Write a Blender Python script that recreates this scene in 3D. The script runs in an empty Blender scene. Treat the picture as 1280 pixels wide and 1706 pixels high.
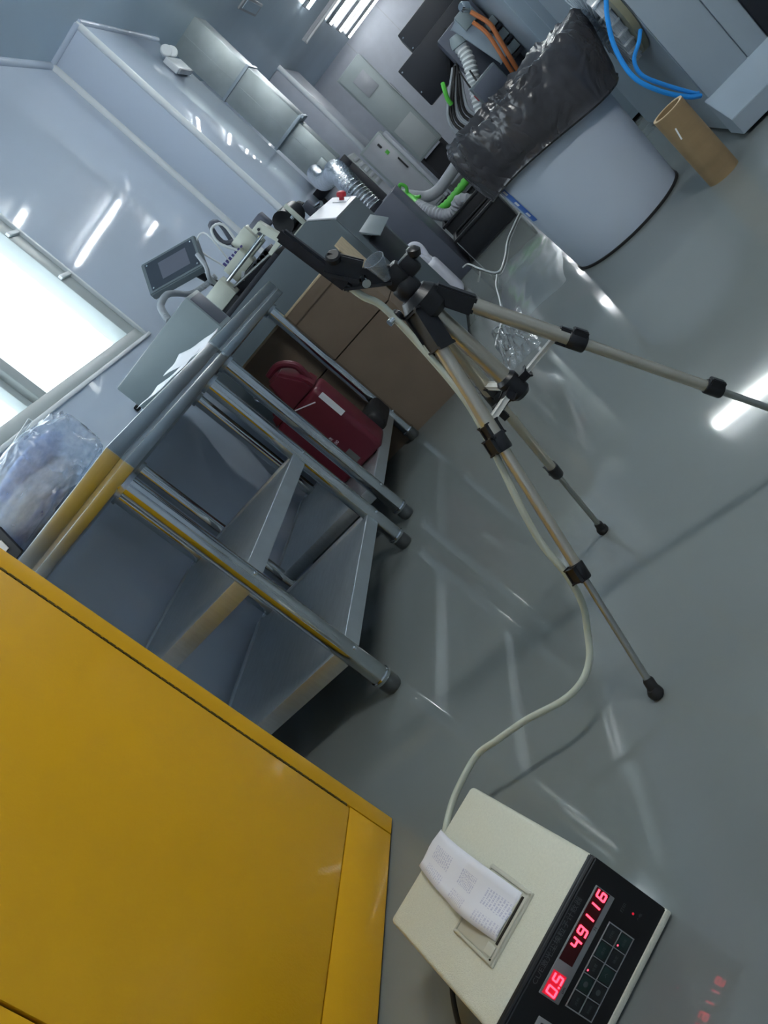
import bpy, bmesh, math, random
from mathutils import Vector, Matrix, noise
random.seed(7)
S = bpy.context.scene
COL = S.collection

# ------------------------------------------------------------------ camera
def make_camera():
    f, pitch, roll, yaw = 1339.08, math.radians(14.8668), math.radians(-50.6812), math.radians(-23.0104)
    cy, sy, cp, sp = math.cos(yaw), math.sin(yaw), math.cos(pitch), math.sin(pitch)
    fwd = Vector((sy*cp, cy*cp, -sp)); right = Vector((cy, -sy, 0)); up = right.cross(fwd)
    cr, sr = math.cos(roll), math.sin(roll)
    r = cr*right + sr*up; u = -sr*right + cr*up
    cam = bpy.data.cameras.new('camera')
    cam.sensor_fit = 'HORIZONTAL'; cam.sensor_width = 36.0; cam.lens = f/1280*36.0
    cam.clip_start = 0.02; cam.clip_end = 200
    o = bpy.data.objects.new('camera', cam); COL.objects.link(o)
    m = Matrix(((r.x, u.x, -fwd.x, 0), (r.y, u.y, -fwd.y, 0), (r.z, u.z, -fwd.z, 0.72), (0, 0, 0, 1)))
    o.matrix_world = m
    S.camera = o
make_camera()

# ------------------------------------------------------------------ sky, exposure
W = bpy.data.worlds.new('sky'); S.world = W; W.use_nodes = True
bg = W.node_tree.nodes['Background']
bg.inputs['Color'].default_value = (0.84, 0.94, 1.0, 1); bg.inputs['Strength'].default_value = 2.0
S.view_settings.view_transform = 'Standard'; S.view_settings.look = 'None'
S.view_settings.gamma = 1.0; S.view_settings.use_curve_mapping = False
S.view_settings.exposure = 1.28
TUBE_STRENGTH = 30.0
# portal that guides daylight through the window opening (it gives off no light of its own)
pl = bpy.data.lights.new('window_portal', 'AREA'); pl.shape = 'RECTANGLE'; pl.size = 3.1; pl.size_y = 1.05
pl.cycles.is_portal = True
po = bpy.data.objects.new('window_portal', pl); COL.objects.link(po)
po.location = (-1.62, 1.825, 1.596); po.rotation_euler = (0, math.radians(-90), 0)
po.rotation_euler = Vector((1, 0, 0)).to_track_quat('-Z', 'Z').to_euler()

# ------------------------------------------------------------------ materials
MATS = {}
def mat(name, col, rough=0.5, metal=0.0, var=0.06, scale=8.0, bump=0.0, bscale=60.0, spec=0.5,
        trans=0.0, ior=1.45, alpha=1.0, emit=None, estr=0.0, coat=0.0, stretch=None, rvar=0.0):
    m = bpy.data.materials.new(name); m.use_nodes = True
    nt = m.node_tree; N = nt.nodes; L = nt.links
    b = N['Principled BSDF']
    tc = N.new('ShaderNodeTexCoord'); mp = N.new('ShaderNodeMapping')
    L.new(tc.outputs['Object'], mp.inputs['Vector'])
    if stretch: mp.inputs['Scale'].default_value = stretch
    nz = N.new('ShaderNodeTexNoise'); nz.inputs['Scale'].default_value = scale; nz.inputs['Detail'].default_value = 4
    L.new(mp.outputs['Vector'], nz.inputs['Vector'])
    rp = N.new('ShaderNodeValToRGB')
    rp.color_ramp.elements[0].position = 0.3; rp.color_ramp.elements[1].position = 0.7
    rp.color_ramp.elements[0].color = (*[max(0, c*(1-var)) for c in col], 1)
    rp.color_ramp.elements[1].color = (*[min(1, c*(1+var)) for c in col], 1)
    L.new(nz.outputs['Fac'], rp.inputs['Fac']); L.new(rp.outputs['Color'], b.inputs['Base Color'])
    b.inputs['Roughness'].default_value = rough; b.inputs['Metallic'].default_value = metal
    b.inputs['Specular IOR Level'].default_value = spec; b.inputs['IOR'].default_value = ior
    b.inputs['Transmission Weight'].default_value = trans; b.inputs['Alpha'].default_value = alpha
    b.inputs['Coat Weight'].default_value = coat
    if rvar:
        mr = N.new('ShaderNodeMapRange'); mr.inputs['To Min'].default_value = max(0.02, rough-rvar); mr.inputs['To Max'].default_value = rough+rvar
        L.new(nz.outputs['Fac'], mr.inputs['Value']); L.new(mr.outputs['Result'], b.inputs['Roughness'])
    if emit:
        b.inputs['Emission Color'].default_value = (*emit, 1); b.inputs['Emission Strength'].default_value = estr
    if bump:
        n2 = N.new('ShaderNodeTexNoise'); n2.inputs['Scale'].default_value = bscale; n2.inputs['Detail'].default_value = 3
        L.new(mp.outputs['Vector'], n2.inputs['Vector'])
        bp = N.new('ShaderNodeBump'); bp.inputs['Strength'].default_value = bump; bp.inputs['Distance'].default_value = 0.01
        L.new(n2.outputs['Fac'], bp.inputs['Height']); L.new(bp.outputs['Normal'], b.inputs['Normal'])
    MATS[name] = m
    return m

def thin_clear(name, tint, gloss_rough=0.05, density=0.12):
    """thin clear plastic or glass: mostly see-through, a little white body, a fresnel sheen"""
    m = bpy.data.materials.new(name); m.use_nodes = True
    nt = m.node_tree; N = nt.nodes; L = nt.links
    N.remove(N['Principled BSDF']); out = N['Material Output']
    t = N.new('ShaderNodeBsdfTransparent'); t.inputs['Color'].default_value = (*tint, 1)
    d = N.new('ShaderNodeBsdfDiffuse'); d.inputs['Color'].default_value = (0.75, 0.8, 0.85, 1)
    g = N.new('ShaderNodeBsdfGlossy'); g.inputs['Roughness'].default_value = gloss_rough
    nz = N.new('ShaderNodeTexNoise'); nz.inputs['Scale'].default_value = 14
    mr = N.new('ShaderNodeMapRange'); mr.inputs['To Min'].default_value = density*0.5; mr.inputs['To Max'].default_value = density*1.5
    L.new(nz.outputs['Fac'], mr.inputs['Value'])
    m1 = N.new('ShaderNodeMixShader'); L.new(mr.outputs['Result'], m1.inputs['Fac'])
    L.new(t.outputs[0], m1.inputs[1]); L.new(d.outputs[0], m1.inputs[2])
    lw = N.new('ShaderNodeLayerWeight'); lw.inputs['Blend'].default_value = 0.5
    pw = N.new('ShaderNodeMath'); pw.operation = 'POWER'; L.new(lw.outputs['Facing'], pw.inputs[0]); pw.inputs[1].default_value = 5.0
    fr = N.new('ShaderNodeMath'); fr.operation = 'MULTIPLY_ADD'; L.new(pw.outputs[0], fr.inputs[0]); fr.inputs[1].default_value = 0.9; fr.inputs[2].default_value = 0.035
    m2 = N.new('ShaderNodeMixShader'); L.new(fr.outputs[0], m2.inputs['Fac'])
    L.new(m1.outputs[0], m2.inputs[1]); L.new(g.outputs[0], m2.inputs[2])
    L.new(m2.outputs[0], out.inputs['Surface'])
    MATS[name] = m
    return m

mat('floor_epoxy', (0.172, 0.192, 0.187), 0.05, var=0.05, scale=1.2, bump=0.03, bscale=3.0, spec=0.5, rvar=0.02)
mat('wall_panel', (0.59, 0.675, 0.80), 0.05, var=0.02, scale=1.5, bump=0.06, bscale=3.5)
mat('ceiling_panel', (0.60, 0.73, 0.82), 0.35, var=0.03, scale=1.5)
mat('white_trim', (0.80, 0.85, 0.88), 0.3, var=0.03)
mat('window_frame', (0.50, 0.55, 0.55), 0.35, var=0.04)
mat('steel', (0.47, 0.52, 0.55), 0.31, 1.0, var=0.04, scale=10, bump=0.015, bscale=40, stretch=(1, 1, 12))
mat('steel_shelf', (0.70, 0.75, 0.78), 0.46, 1.0, var=0.05, scale=14, bump=0.06, bscale=50, stretch=(8, 1, 1))
mat('steel_polish', (0.55, 0.58, 0.58), 0.10, 1.0, var=0.04)
mat('chrome', (0.75, 0.77, 0.78), 0.1, 1.0)
mat('foot_plastic', (0.10, 0.11, 0.11), 0.35, 0.4)
mat('yellow_paint', (0.82, 0.425, 0.008), 0.38, var=0.05, scale=3, bump=0.06, bscale=260, coat=0.15)
mat('yellow_hinge', (0.13, 0.085, 0.015), 0.4, 0.3)
mat('dark_gap', (0.012, 0.010, 0.006), 0.7)
mat('beige_paint', (0.70, 0.70, 0.58), 0.40, var=0.04, scale=300, bump=0.25, bscale=700)
mat('beige_printer', (0.54, 0.53, 0.44), 0.4)
mat('black_panel', (0.008, 0.009, 0.011), 0.35)
mat('bezel_grey', (0.27, 0.28, 0.28), 0.45)
mat('display_dark', (0.05, 0.004, 0.006), 0.15)
mat('display_red', (0.30, 0.008, 0.015), 0.2, emit=(1, 0.02, 0.06), estr=0.18)
mat('digit_red', (1, 0.1, 0.1), 0.4, emit=(1, 0.03, 0.06), estr=2.4)
mat('key_black', (0.012, 0.016, 0.018), 0.4)
mat('key_green', (0.008, 0.028, 0.026), 0.4)
mat('print_grey', (0.10, 0.105, 0.11), 0.5)
mat('key_mark', (0.07, 0.085, 0.085), 0.5)
mat('black_plastic', (0.010, 0.011, 0.014), 0.38, var=0.15)
mat('black_rubber', (0.012, 0.012, 0.013), 0.6)
mat('black_matte', (0.012, 0.014, 0.021), 0.45)
mat('champagne_tube', (0.50, 0.47, 0.39), 0.30, 0.75, var=0.05, stretch=(1, 1, 0.1))
mat('grey_tube', (0.33, 0.34, 0.32), 0.3, 0.8)
mat('tripod_white', (0.58, 0.58, 0.55), 0.4)
mat('hose_milky', (0.60, 0.64, 0.54), 0.25, var=0.06, trans=0.2)
mat('bin_white', (0.49, 0.56, 0.66), 0.38, var=0.02, scale=2)
mat('bin_bag', (0.042, 0.042, 0.048), 0.25, var=0.25, scale=6, coat=0.15)
mat('label_blue', (0.06, 0.16, 0.5), 0.4); mat('label_white', (0.75, 0.77, 0.8), 0.4)
mat('kraft_tube', (0.24, 0.165, 0.085), 0.6, var=0.12, scale=6, stretch=(1, 1, 4))
mat('kraft_end', (0.55, 0.42, 0.27), 0.7)
mat('cardboard', (0.185, 0.138, 0.098), 0.7, var=0.06, scale=9, bump=0.05, bscale=90)
mat('cardboard_edge_lit_side', (0.52, 0.42, 0.28), 0.7, var=0.1, scale=40)  # pale rim; also aisle light painted on the upper box's side
mat('grey_machine', (0.105, 0.132, 0.148), 0.42, var=0.05, scale=4, bump=0.05, bscale=200)
mat('grey_light', (0.22, 0.27, 0.285), 0.4, var=0.04)
mat('grey_metal', (0.34, 0.41, 0.475), 0.38, 0.25, var=0.04, scale=3)
mat('violet_grey', (0.085, 0.095, 0.125), 0.45)
mat('panel_white', (0.62, 0.64, 0.70), 0.35, var=0.02)
mat('red_button', (0.45, 0.03, 0.04), 0.3)
mat('red_jug', (0.115, 0.014, 0.026), 0.36, var=0.1, scale=5)
mat('cap_grey', (0.12, 0.13, 0.13), 0.4)
mat('paper', (0.80, 0.82, 0.86), 0.6, var=0.02)
mat('block_cream', (0.52, 0.55, 0.48), 0.4, 0.2, var=0.05)
mat('cable_grey', (0.30, 0.33, 0.36), 0.4)
mat('cable_white', (0.62, 0.65, 0.66), 0.35)
mat('purple_clip', (0.06, 0.05, 0.22), 0.4)
mat('galvanised', (0.44, 0.50, 0.51), 0.42, 0.55, var=0.12, scale=5, bump=0.04, bscale=6, rvar=0.08)
mat('foil', (0.68, 0.70, 0.73), 0.2, 1.0, var=0.1, scale=30, bump=0.5, bscale=70)
mat('hose_grey', (0.36, 0.38, 0.42), 0.5, var=0.06)
mat('hose_green', (0.10, 0.50, 0.06), 0.35, var=0.08)
mat('hose_blue', (0.02, 0.27, 0.75), 0.28, var=0.06)
mat('hose_orange', (0.50, 0.16, 0.05), 0.45)
mat('tray_black', (0.016, 0.018, 0.022), 0.4)
mat('jug_white', (0.70, 0.71, 0.80), 0.35, var=0.03)
mat('cabinet_grey', (0.36, 0.41, 0.41), 0.4, var=0.02)
mat('cabinet_panel', (0.42, 0.44, 0.47), 0.3, var=0.03)
mat('cabinet_grille', (0.40, 0.43, 0.43), 0.5, var=0.03)
mat('far_wall', (0.52, 0.55, 0.61), 0.4, var=0.03)
mat('lamp_housing', (0.45, 0.47, 0.50), 0.4)
mat('tube_glow', (1, 1, 1), 0.5, emit=(0.95, 0.98, 1.0), estr=TUBE_STRENGTH)
mat('tube_new', (1, 1, 1), 0.5, emit=(1.0, 0.99, 0.94), estr=TUBE_STRENGTH*3.1)
mat('tube_far', (1, 1, 1), 0.5, emit=(0.95, 0.98, 1.0), estr=TUBE_STRENGTH*0.35)
mat('tube_mid', (1, 1, 1), 0.5, emit=(0.96, 1.0, 0.98), estr=TUBE_STRENGTH*1.5)
mat('tube_off', (0.75, 0.77, 0.78), 0.4)
mat('bag_blue', (0.36, 0.48, 0.80), 0.45, var=0.15, scale=6, bump=0.2, bscale=20)
mat('bag_navy', (0.06, 0.08, 0.22), 0.5)
mat('cloth_white', (0.60, 0.61, 0.68), 0.6, var=0.08, scale=12)
mat('olive_ring', (0.20, 0.20, 0.14), 0.4)
mat('amber', (0.8, 0.6, 0.15), 0.4)
mat('smoked_glass', (0.035, 0.045, 0.06), 0.1, var=0.05)
thin_clear('window_glass', (0.97, 0.99, 1.0), 0.02, 0.02)
thin_clear('clear_plastic', (0.86, 0.90, 0.93), 0.08, 0.22)
thin_clear('clear_film', (0.90, 0.93, 0.94), 0.12, 0.14)
thin_clear('bag_haze', (0.80, 0.88, 0.98), 0.18, 0.36)
thin_clear('reel_plastic', (0.85, 0.90, 0.94), 0.10, 0.50)
thin_clear('funnel_clear', (0.70, 0.75, 0.80), 0.06, 0.18)

def crease_bump(name, scale, strength):
    nt = MATS[name].node_tree; N = nt.nodes; L = nt.links; b = N['Principled BSDF']
    tc = N.new('ShaderNodeTexCoord'); nz = N.new('ShaderNodeTexNoise')
    nz.inputs['Scale'].default_value = scale; nz.inputs['Detail'].default_value = 2; nz.inputs['Distortion'].default_value = 1.2
    L.new(tc.outputs['Object'], nz.inputs['Vector'])
    a = N.new('ShaderNodeMath'); a.operation = 'SUBTRACT'; a.inputs[1].default_value = 0.5; L.new(nz.outputs['Fac'], a.inputs[0])
    c = N.new('ShaderNodeMath'); c.operation = 'ABSOLUTE'; L.new(a.outputs[0], c.inputs[0])
    bp = N.new('ShaderNodeBump'); bp.inputs['Strength'].default_value = strength; bp.inputs['Distance'].default_value = 0.03
    L.new(c.outputs[0], bp.inputs['Height']); L.new(bp.outputs['Normal'], b.inputs['Normal'])
crease_bump('bin_bag', 7.0, 0.8)

def receipt_material():
    m = mat('receipt_print', (0.78, 0.78, 0.83), 0.6, var=0.02)
    nt = m.node_tree; N = nt.nodes; L = nt.links; b = N['Principled BSDF']
    tc = N.new('ShaderNodeTexCoord'); sx = N.new('ShaderNodeSeparateXYZ'); L.new(tc.outputs['UV'], sx.inputs[0])
    def math_(op, a, bb, c=None):
        n = N.new('ShaderNodeMath'); n.operation = op
        for i, v in enumerate((a, bb, c)):
            if v is None: continue
            if isinstance(v, (int, float)): n.inputs[i].default_value = v
            else: L.new(v, n.inputs[i])
        return n.outputs[0]
    # UV x: 0..1 across, y: 0..1 along the strip. printed columns run along the strip in short rows
    rows = math_('FRACT', math_('MULTIPLY', sx.outputs['Y'], 46.0), 0)
    rowm = math_('LESS_THAN', rows, 0.55)
    cells = N.new('ShaderNodeTexNoise'); cells.noise_dimensions = '2D'; cells.inputs['Scale'].default_value = 1.0; cells.inputs['Detail'].default_value = 0
    cb = N.new('ShaderNodeCombineXYZ')
    L.new(math_('MULTIPLY', sx.outputs['X'], 34.0), cb.inputs[0]); L.new(math_('FLOOR', math_('MULTIPLY', sx.outputs['Y'], 46.0), 0), cb.inputs[1])
    L.new(cb.outputs[0], cells.inputs['Vector'])
    chars = math_('GREATER_THAN', cells.outputs['Fac'], 0.47)
    blk = math_('FRACT', math_('MULTIPLY', sx.outputs['Y'], 3.1), 0)
    blk2 = math_('LESS_THAN', blk, 0.66)
    colA = math_('MULTIPLY', math_('GREATER_THAN', sx.outputs['X'], 0.40), math_('LESS_THAN', sx.outputs['X'], 0.72))
    colB = math_('MULTIPLY', math_('GREATER_THAN', sx.outputs['X'], 0.08), math_('LESS_THAN', sx.outputs['X'], 0.27))
    cols = math_('MAXIMUM', colA, math_('MULTIPLY', colB, 0.8))
    ink = math_('MULTIPLY', math_('MULTIPLY', rowm, chars), math_('MULTIPLY', blk2, cols))
    mx = N.new('ShaderNodeMix'); mx.data_type = 'RGBA'
    L.new(math_('MULTIPLY', ink, 0.42), mx.inputs['Factor'])
    src = b.inputs['Base Color'].links[0].from_socket
    L.new(src, mx.inputs['A']); mx.inputs['B'].default_value = (0.22, 0.22, 0.45, 1)
    L.new(mx.outputs['Result'], b.inputs['Base Color'])
receipt_material()

# ------------------------------------------------------------------ mesh helpers
class MB:
    def __init__(self): self.bm = bmesh.new()
    def box(self, x0, x1, y0, y1, z0, z1, bev=0.0, seg=2):
        r = bmesh.ops.create_cube(self.bm, size=1.0)
        vs = r['verts']
        for v in vs:
            v.co = Vector((x0+(v.co.x+.5)*(x1-x0), y0+(v.co.y+.5)*(y1-y0), z0+(v.co.z+.5)*(z1-z0)))
        if bev:
            es = list({e for v in vs for e in v.link_edges})
            bmesh.ops.bevel(self.bm, geom=es, offset=bev, segments=seg, affect='EDGES', profile=0.5)
        return self
    def obox(self, c, ax, ay, az, hx, hy, hz, bev=0.0):
        """box with its own axes: centre, three unit axes, half sizes"""
        c, ax, ay, az = map(Vector, (c, ax, ay, az))
        r = bmesh.ops.create_cube(self.bm, size=2.0); vs = r['verts']
        for v in vs: v.co = c + ax*v.co.x*hx + ay*v.co.y*hy + az*v.co.z*hz
        if bev:
            es = list({e for v in vs for e in v.link_edges})
            bmesh.ops.bevel(self.bm, geom=es, offset=bev, segments=2, affect='EDGES')
        return self
    def bar(self, a, b, w, h, bev=0.0, upv=(0, 0, 1)):
        a, b = Vector(a), Vector(b); d = (b-a); n = d.normalized()
        s = n.cross(Vector(upv))
        if s.length < 1e-4: s = n.cross(Vector((1, 0, 0)))
        s.normalize(); u = s.cross(n)
        return self.obox((a+b)/2, n, s, u, d.length/2, w/2, h/2, bev)
    def cyl(self, a, b, r0, r1=None, seg=20, cap=True):
        a, b = Vector(a), Vector(b); r1 = r0 if r1 is None else r1
        d = (b-a).normalized(); s = d.orthogonal().normalized(); t = d.cross(s)
        R = []
        for p, r in ((a, r0), (b, r1)):
            R.append([self.bm.verts.new(p + (s*math.cos(k*2*math.pi/seg) + t*math.sin(k*2*math.pi/seg))*r) for k in range(seg)])
        for k in range(seg):
            self.bm.faces.new((R[0][k], R[0][(k+1) % seg], R[1][(k+1) % seg], R[1][k]))
        if cap:
            self.bm.faces.new(R[0][::-1]); self.bm.faces.new(R[1])
        return self
    def lathe(self, prof, c=(0, 0, 0), axis=(0, 0, 1), seg=32, closed=False):
        """prof: (radius, height) pairs along axis"""
        c = Vector(c); d = Vector(axis).normalized(); s = d.orthogonal().normalized(); t = d.cross(s)
        R = [[self.bm.verts.new(c + d*h + (s*math.cos(k*2*math.pi/seg) + t*math.sin(k*2*math.pi/seg))*max(r, 1e-5)) for k in range(seg)] for r, h in prof]
        n = len(R)
        for i in range(n if closed else n-1):
            A, B = R[i], R[(i+1) % n]
            for k in range(seg):
                self.bm.faces.new((A[k], A[(k+1) % seg], B[(k+1) % seg], B[k]))
        if not closed:
            if prof[0][0] > 1e-4: self.bm.faces.new(R[0][::-1])
            if prof[-1][0] > 1e-4: self.bm.faces.new(R[-1])
        return self
    def tube(self, pts, r, seg=10, smooth=4, ribs=0, rib=0.0, cap=True):
        """round tube along a Catmull-Rom path; ribs: corrugations per metre"""
        P = [Vector(p) for p in pts]
        Q = []
        if smooth > 1 and len(P) > 2:
            E = [P[0]*2-P[1]] + P + [P[-1]*2-P[-2]]
            for i in range(1, len(E)-2):
                p0, p1, p2, p3 = E[i-1:i+3]
                for k in range(smooth):
                    t = k/smooth
                    Q.append(0.5*((2*p1) + (p2-p0)*t + (2*p0-5*p1+4*p2-p3)*t*t + (3*p1-p0-3*p2+p3)*t**3))
            Q.append(P[-1])
        else: Q = P
        rad = [r]*len(Q)
        if ribs:
            L = [0]
            for a, b in zip(Q, Q[1:]): L.append(L[-1]+(b-a).length)
            n = max(4, int(L[-1]*ribs)*2); QQ = []; rad = []
            j = 0
            for i in range(n+1):
                d = L[-1]*i/n
                while j < len(L)-2 and L[j+1] < d: j += 1
                t = (d-L[j])/max(1e-9, L[j+1]-L[j]); QQ.append(Q[j].lerp(Q[j+1], t)); rad.append(r + (rib if i % 2 else -rib))
            Q = QQ
        s = None; R = []
        for i, p in enumerate(Q):
            d = (Q[min(i+1, len(Q)-1)] - Q[max(i-1, 0)]).normalized()
            if s is None: s = d.orthogonal().normalized()
            s = (s - d*s.dot(d)).normalized(); t = d.cross(s)
            R.append([self.bm.verts.new(p + (s*math.cos(k*2*math.pi/seg) + t*math.sin(k*2*math.pi/seg))*rad[i]) for k in range(seg)])
        for A, B in zip(R, R[1:]):
            for k in range(seg): self.bm.faces.new((A[k], A[(k+1) % seg], B[(k+1) % seg], B[k]))
        if cap: self.bm.faces.new(R[0][::-1]); self.bm.faces.new(R[-1])
        return self
    def prism(self, poly, axis, a, b, bev=0.0):
        """poly in the two other axes (cyclic order), extruded along axis from a to b"""
        def P(u, v, w): return {'x': (w, u, v), 'y': (u, w, v), 'z': (u, v, w)}[axis]
        A = [self.bm.verts.new(P(u, v, a)) for u, v in poly]; B = [self.bm.verts.new(P(u, v, b)) for u, v in poly]
        fs = [self.bm.faces.new(A), self.bm.faces.new(B[::-1])]; n = len(poly)
        for k in range(n): fs.append(self.bm.faces.new((A[k], B[k], B[(k+1) % n], A[(k+1) % n])))
        bmesh.ops.recalc_face_normals(self.bm, faces=fs)
        if bev:
            es = list({e for f in fs for e in f.edges})
            bmesh.ops.bevel(self.bm, geom=es, offset=bev, segments=2, affect='EDGES')
        return self
    def quad(self, *p):
        self.bm.faces.new([self.bm.verts.new(q) for q in p]); return self
    def sphere(self, c, r, seg=12, sc=(1, 1, 1)):
        m = Matrix.Translation(Vector(c)) @ Matrix.Diagonal((*sc, 1))
        bmesh.ops.create_uvsphere(self.bm, u_segments=seg, v_segments=max(6, seg//2), radius=r, matrix=m); return self
    def mesh(self, name, material, shift=None, smooth=None):
        if shift is not None: bmesh.ops.translate(self.bm, verts=self.bm.verts, vec=-Vector(shift))
        bmesh.ops.recalc_face_normals(self.bm, faces=self.bm.faces)
        me = bpy.data.meshes.new(name); self.bm.to_mesh(me); self.bm.free()
        me.materials.append(MATS[material])
        ang = 35 if smooth is None else smooth
        if ang:
            me.shade_smooth(); me.set_sharp_from_angle(angle=math.radians(ang))
        return me
    def out(self, name, material, parent=None, local=False, smooth=None):
        """link as one mesh object; world-space shapes are moved into the parent's frame unless local"""
        sh = None
        if parent is not None and not local:
            r = parent
            while r.parent: r = r.parent
            sh = r.location
        o = bpy.data.objects.new(name, self.mesh(name, material, sh, smooth)); COL.objects.link(o)
        if parent is not None: o.parent = parent
        return o

def link(name, me, parent=None, loc=(0, 0, 0), rot=None):
    o = bpy.data.objects.new(name, me); COL.objects.link(o); o.location = loc
    if rot: o.rotation_euler = rot
    if parent is not None: o.parent = parent
    return o
def tag(o, label, cat, group=None):
    o['label'] = label; o['category'] = cat
    if group: o['group'] = group
    return o
def thing(name, label, cat, loc=(0, 0, 0), rotz=0.0, group=None):
    o = bpy.data.objects.new(name, None); COL.objects.link(o); o.empty_display_size = 0.05
    o.location = loc; o.rotation_euler = (0, 0, rotz)
    return tag(o, label, cat, group)
def struct(name, mb, m, label=None, parent=None, smooth=None):
    o = mb.out(name, m, parent, smooth=smooth)
    if parent is None: o['kind'] = 'structure'
    if label: o['label'] = label
    return o

# ================================================================== THE ROOM
XL, XR, YB, YF, ZC = -1.5, 4.2, -2.2, 17.05, 2.735
struct('floor', MB().box(XL-.15, XR+.15, YB-.15, YF+.15, -.1, 0), 'floor_epoxy', 'glossy grey green epoxy floor')
struct('ceiling', MB().box(XL-.15, XR+.15, YB-.15, YF+.15, ZC, ZC+.08), 'ceiling_panel', 'grey white cleanroom ceiling')
WY0, WY1, WZ0, WZ1 = 0.25, 3.40, 1.072, 2.12
wl = MB()
wl.box(XL-.15, XL, YB-.15, WY0, 0, ZC); wl.box(XL-.15, XL, WY1, YF+.15, 0, ZC)
wl.box(XL-.15, XL, WY0, WY1, 0, WZ0); wl.box(XL-.15, XL, WY0, WY1, WZ1, ZC)
struct('wall_left', wl, 'wall_panel', 'glossy blue grey cleanroom wall with the window')
struct('wall_right', MB().box(XR, XR+.15, YB-.15, YF+.15, 0, ZC), 'wall_panel', 'cleanroom wall on the right')
struct('wall_back', MB().box(XL, XR, YB-.15, YB, 0, ZC), 'wall_panel', 'cleanroom wall behind the camera')
wf = struct('wall_far', MB().box(XL, XR, YF, YF+.15, 0, ZC), 'far_wall', 'pale far wall')
for i, x in enumerate((-0.45, 0.35, 1.15)):
    MB().box(x, x+.012, YF-.006, YF, 0, ZC).out('panel_seam', 'lamp_housing', wf)
# window: frame, panes, mullion, sill strip
win = bpy.data.objects.new('window_1', None); COL.objects.link(win); win['kind'] = 'structure'; win['label'] = 'bright window with grey aluminium frame in the left wall'
win.location = (XL, WY0, WZ0)
def wbar(y0, y1, z0, z1, x0=XL-.10, x1=XL-.02, name='window_frame', m='window_frame', bev=.004):
    return MB().box(x0, x1, y0, y1, z0, z1, bev).out(name, m, win)
wbar(WY0, WY1, WZ0, WZ0+.048, x1=XL-.006); wbar(WY0, WY1, WZ1-.05, WZ1)
wbar(WY1-.115, WY1, WZ0, WZ1, x1=XL-.010); wbar(WY0, WY0+.1, WZ0, WZ1)
for y in (2.47, 1.55, .9):
    wbar(y, y+.06, WZ0+.04, WZ1-.04, name='mullion'); wbar(y-.045, y-.005, WZ0+.04, WZ1-.04, XL-.12, XL-.045, 'sash_stile')
for y0, y1 in ((WY0+.1, .855), (.96, 1.505), (1.61, 2.425), (2.53, WY1-.115)):
    MB().box(XL-.085, XL-.079, y0, y1, WZ0+.04, WZ1-.045).out('pane', 'window_glass', win)
# bright edging strip along the far jamb with two clips, and the edging under the sill
MB().box(XL-.012, XL+.006, WY1-.022, WY1-.004, WZ0, WZ1, .003).out('jamb_strip', 'white_trim', win)
for z in (1.45, 1.70, 1.95):
    MB().box(XL-.03, XL+.003, WY1-.11, WY1-.02, z, z+.018, .002).out('strip_clip', 'white_trim', win)
MB().box(XL-.02, XL+.010, WY0-.02, WY1+.01, WZ0-.016, WZ0, .003).out('sill_edge', 'white_trim', win)
# column against the left wall
CX, CY0, CY1 = -1.176, 5.70, 7.27
struct('wall_column', MB().box(XL, CX, CY0, CY1, 0, ZC, .018), 'wall_panel', 'boxed-in column standing out from the left wall')
def cove(x0, y0, x1, y1, z0, z1, r=.022):   # rounded corner bead along an edge
    return MB().cyl((x0, y0, z0), (x1, y1, z1), r, seg=14)
struct('trim_1', cove(XL+.005, CY0-.005, XL+.005, CY0-.005, 0, ZC, .03), 'white_trim', 'rounded bead in the inner corner of the column')
struct('trim_2', cove(CX-.012, CY0+.012, CX-.012, CY0+.012, 0, ZC, .024), 'white_trim', 'rounded bead on the outer corner of the column')
struct('trim_3', cove(XL+.005, WY1, XL+.005, CY0, ZC-.005, ZC-.005, .028), 'wall_panel', 'bead between left wall and ceiling')
struct('trim_4', MB().cyl((XL, CY0-.005, ZC-.004), (CX, CY0-.005, ZC-.004), .024, seg=14), 'wall_panel', 'bead between column and ceiling')
struct('trim_5', MB().cyl((CX+.003, CY0, ZC-.004), (CX+.003, CY1, ZC-.004), .022, seg=14), 'wall_panel', 'bead along the column head')
# second column further down
struct('wall_pier', MB().box(XL, -1.17, 12.6, 14.2, 0, ZC, .03), 'far_wall', 'second pale column further down the left wall')
struct('trim_6', cove(-1.18, 12.62, -1.18, 12.62, 0, ZC, .04), 'white_trim', 'bead on the second column corner')

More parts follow.
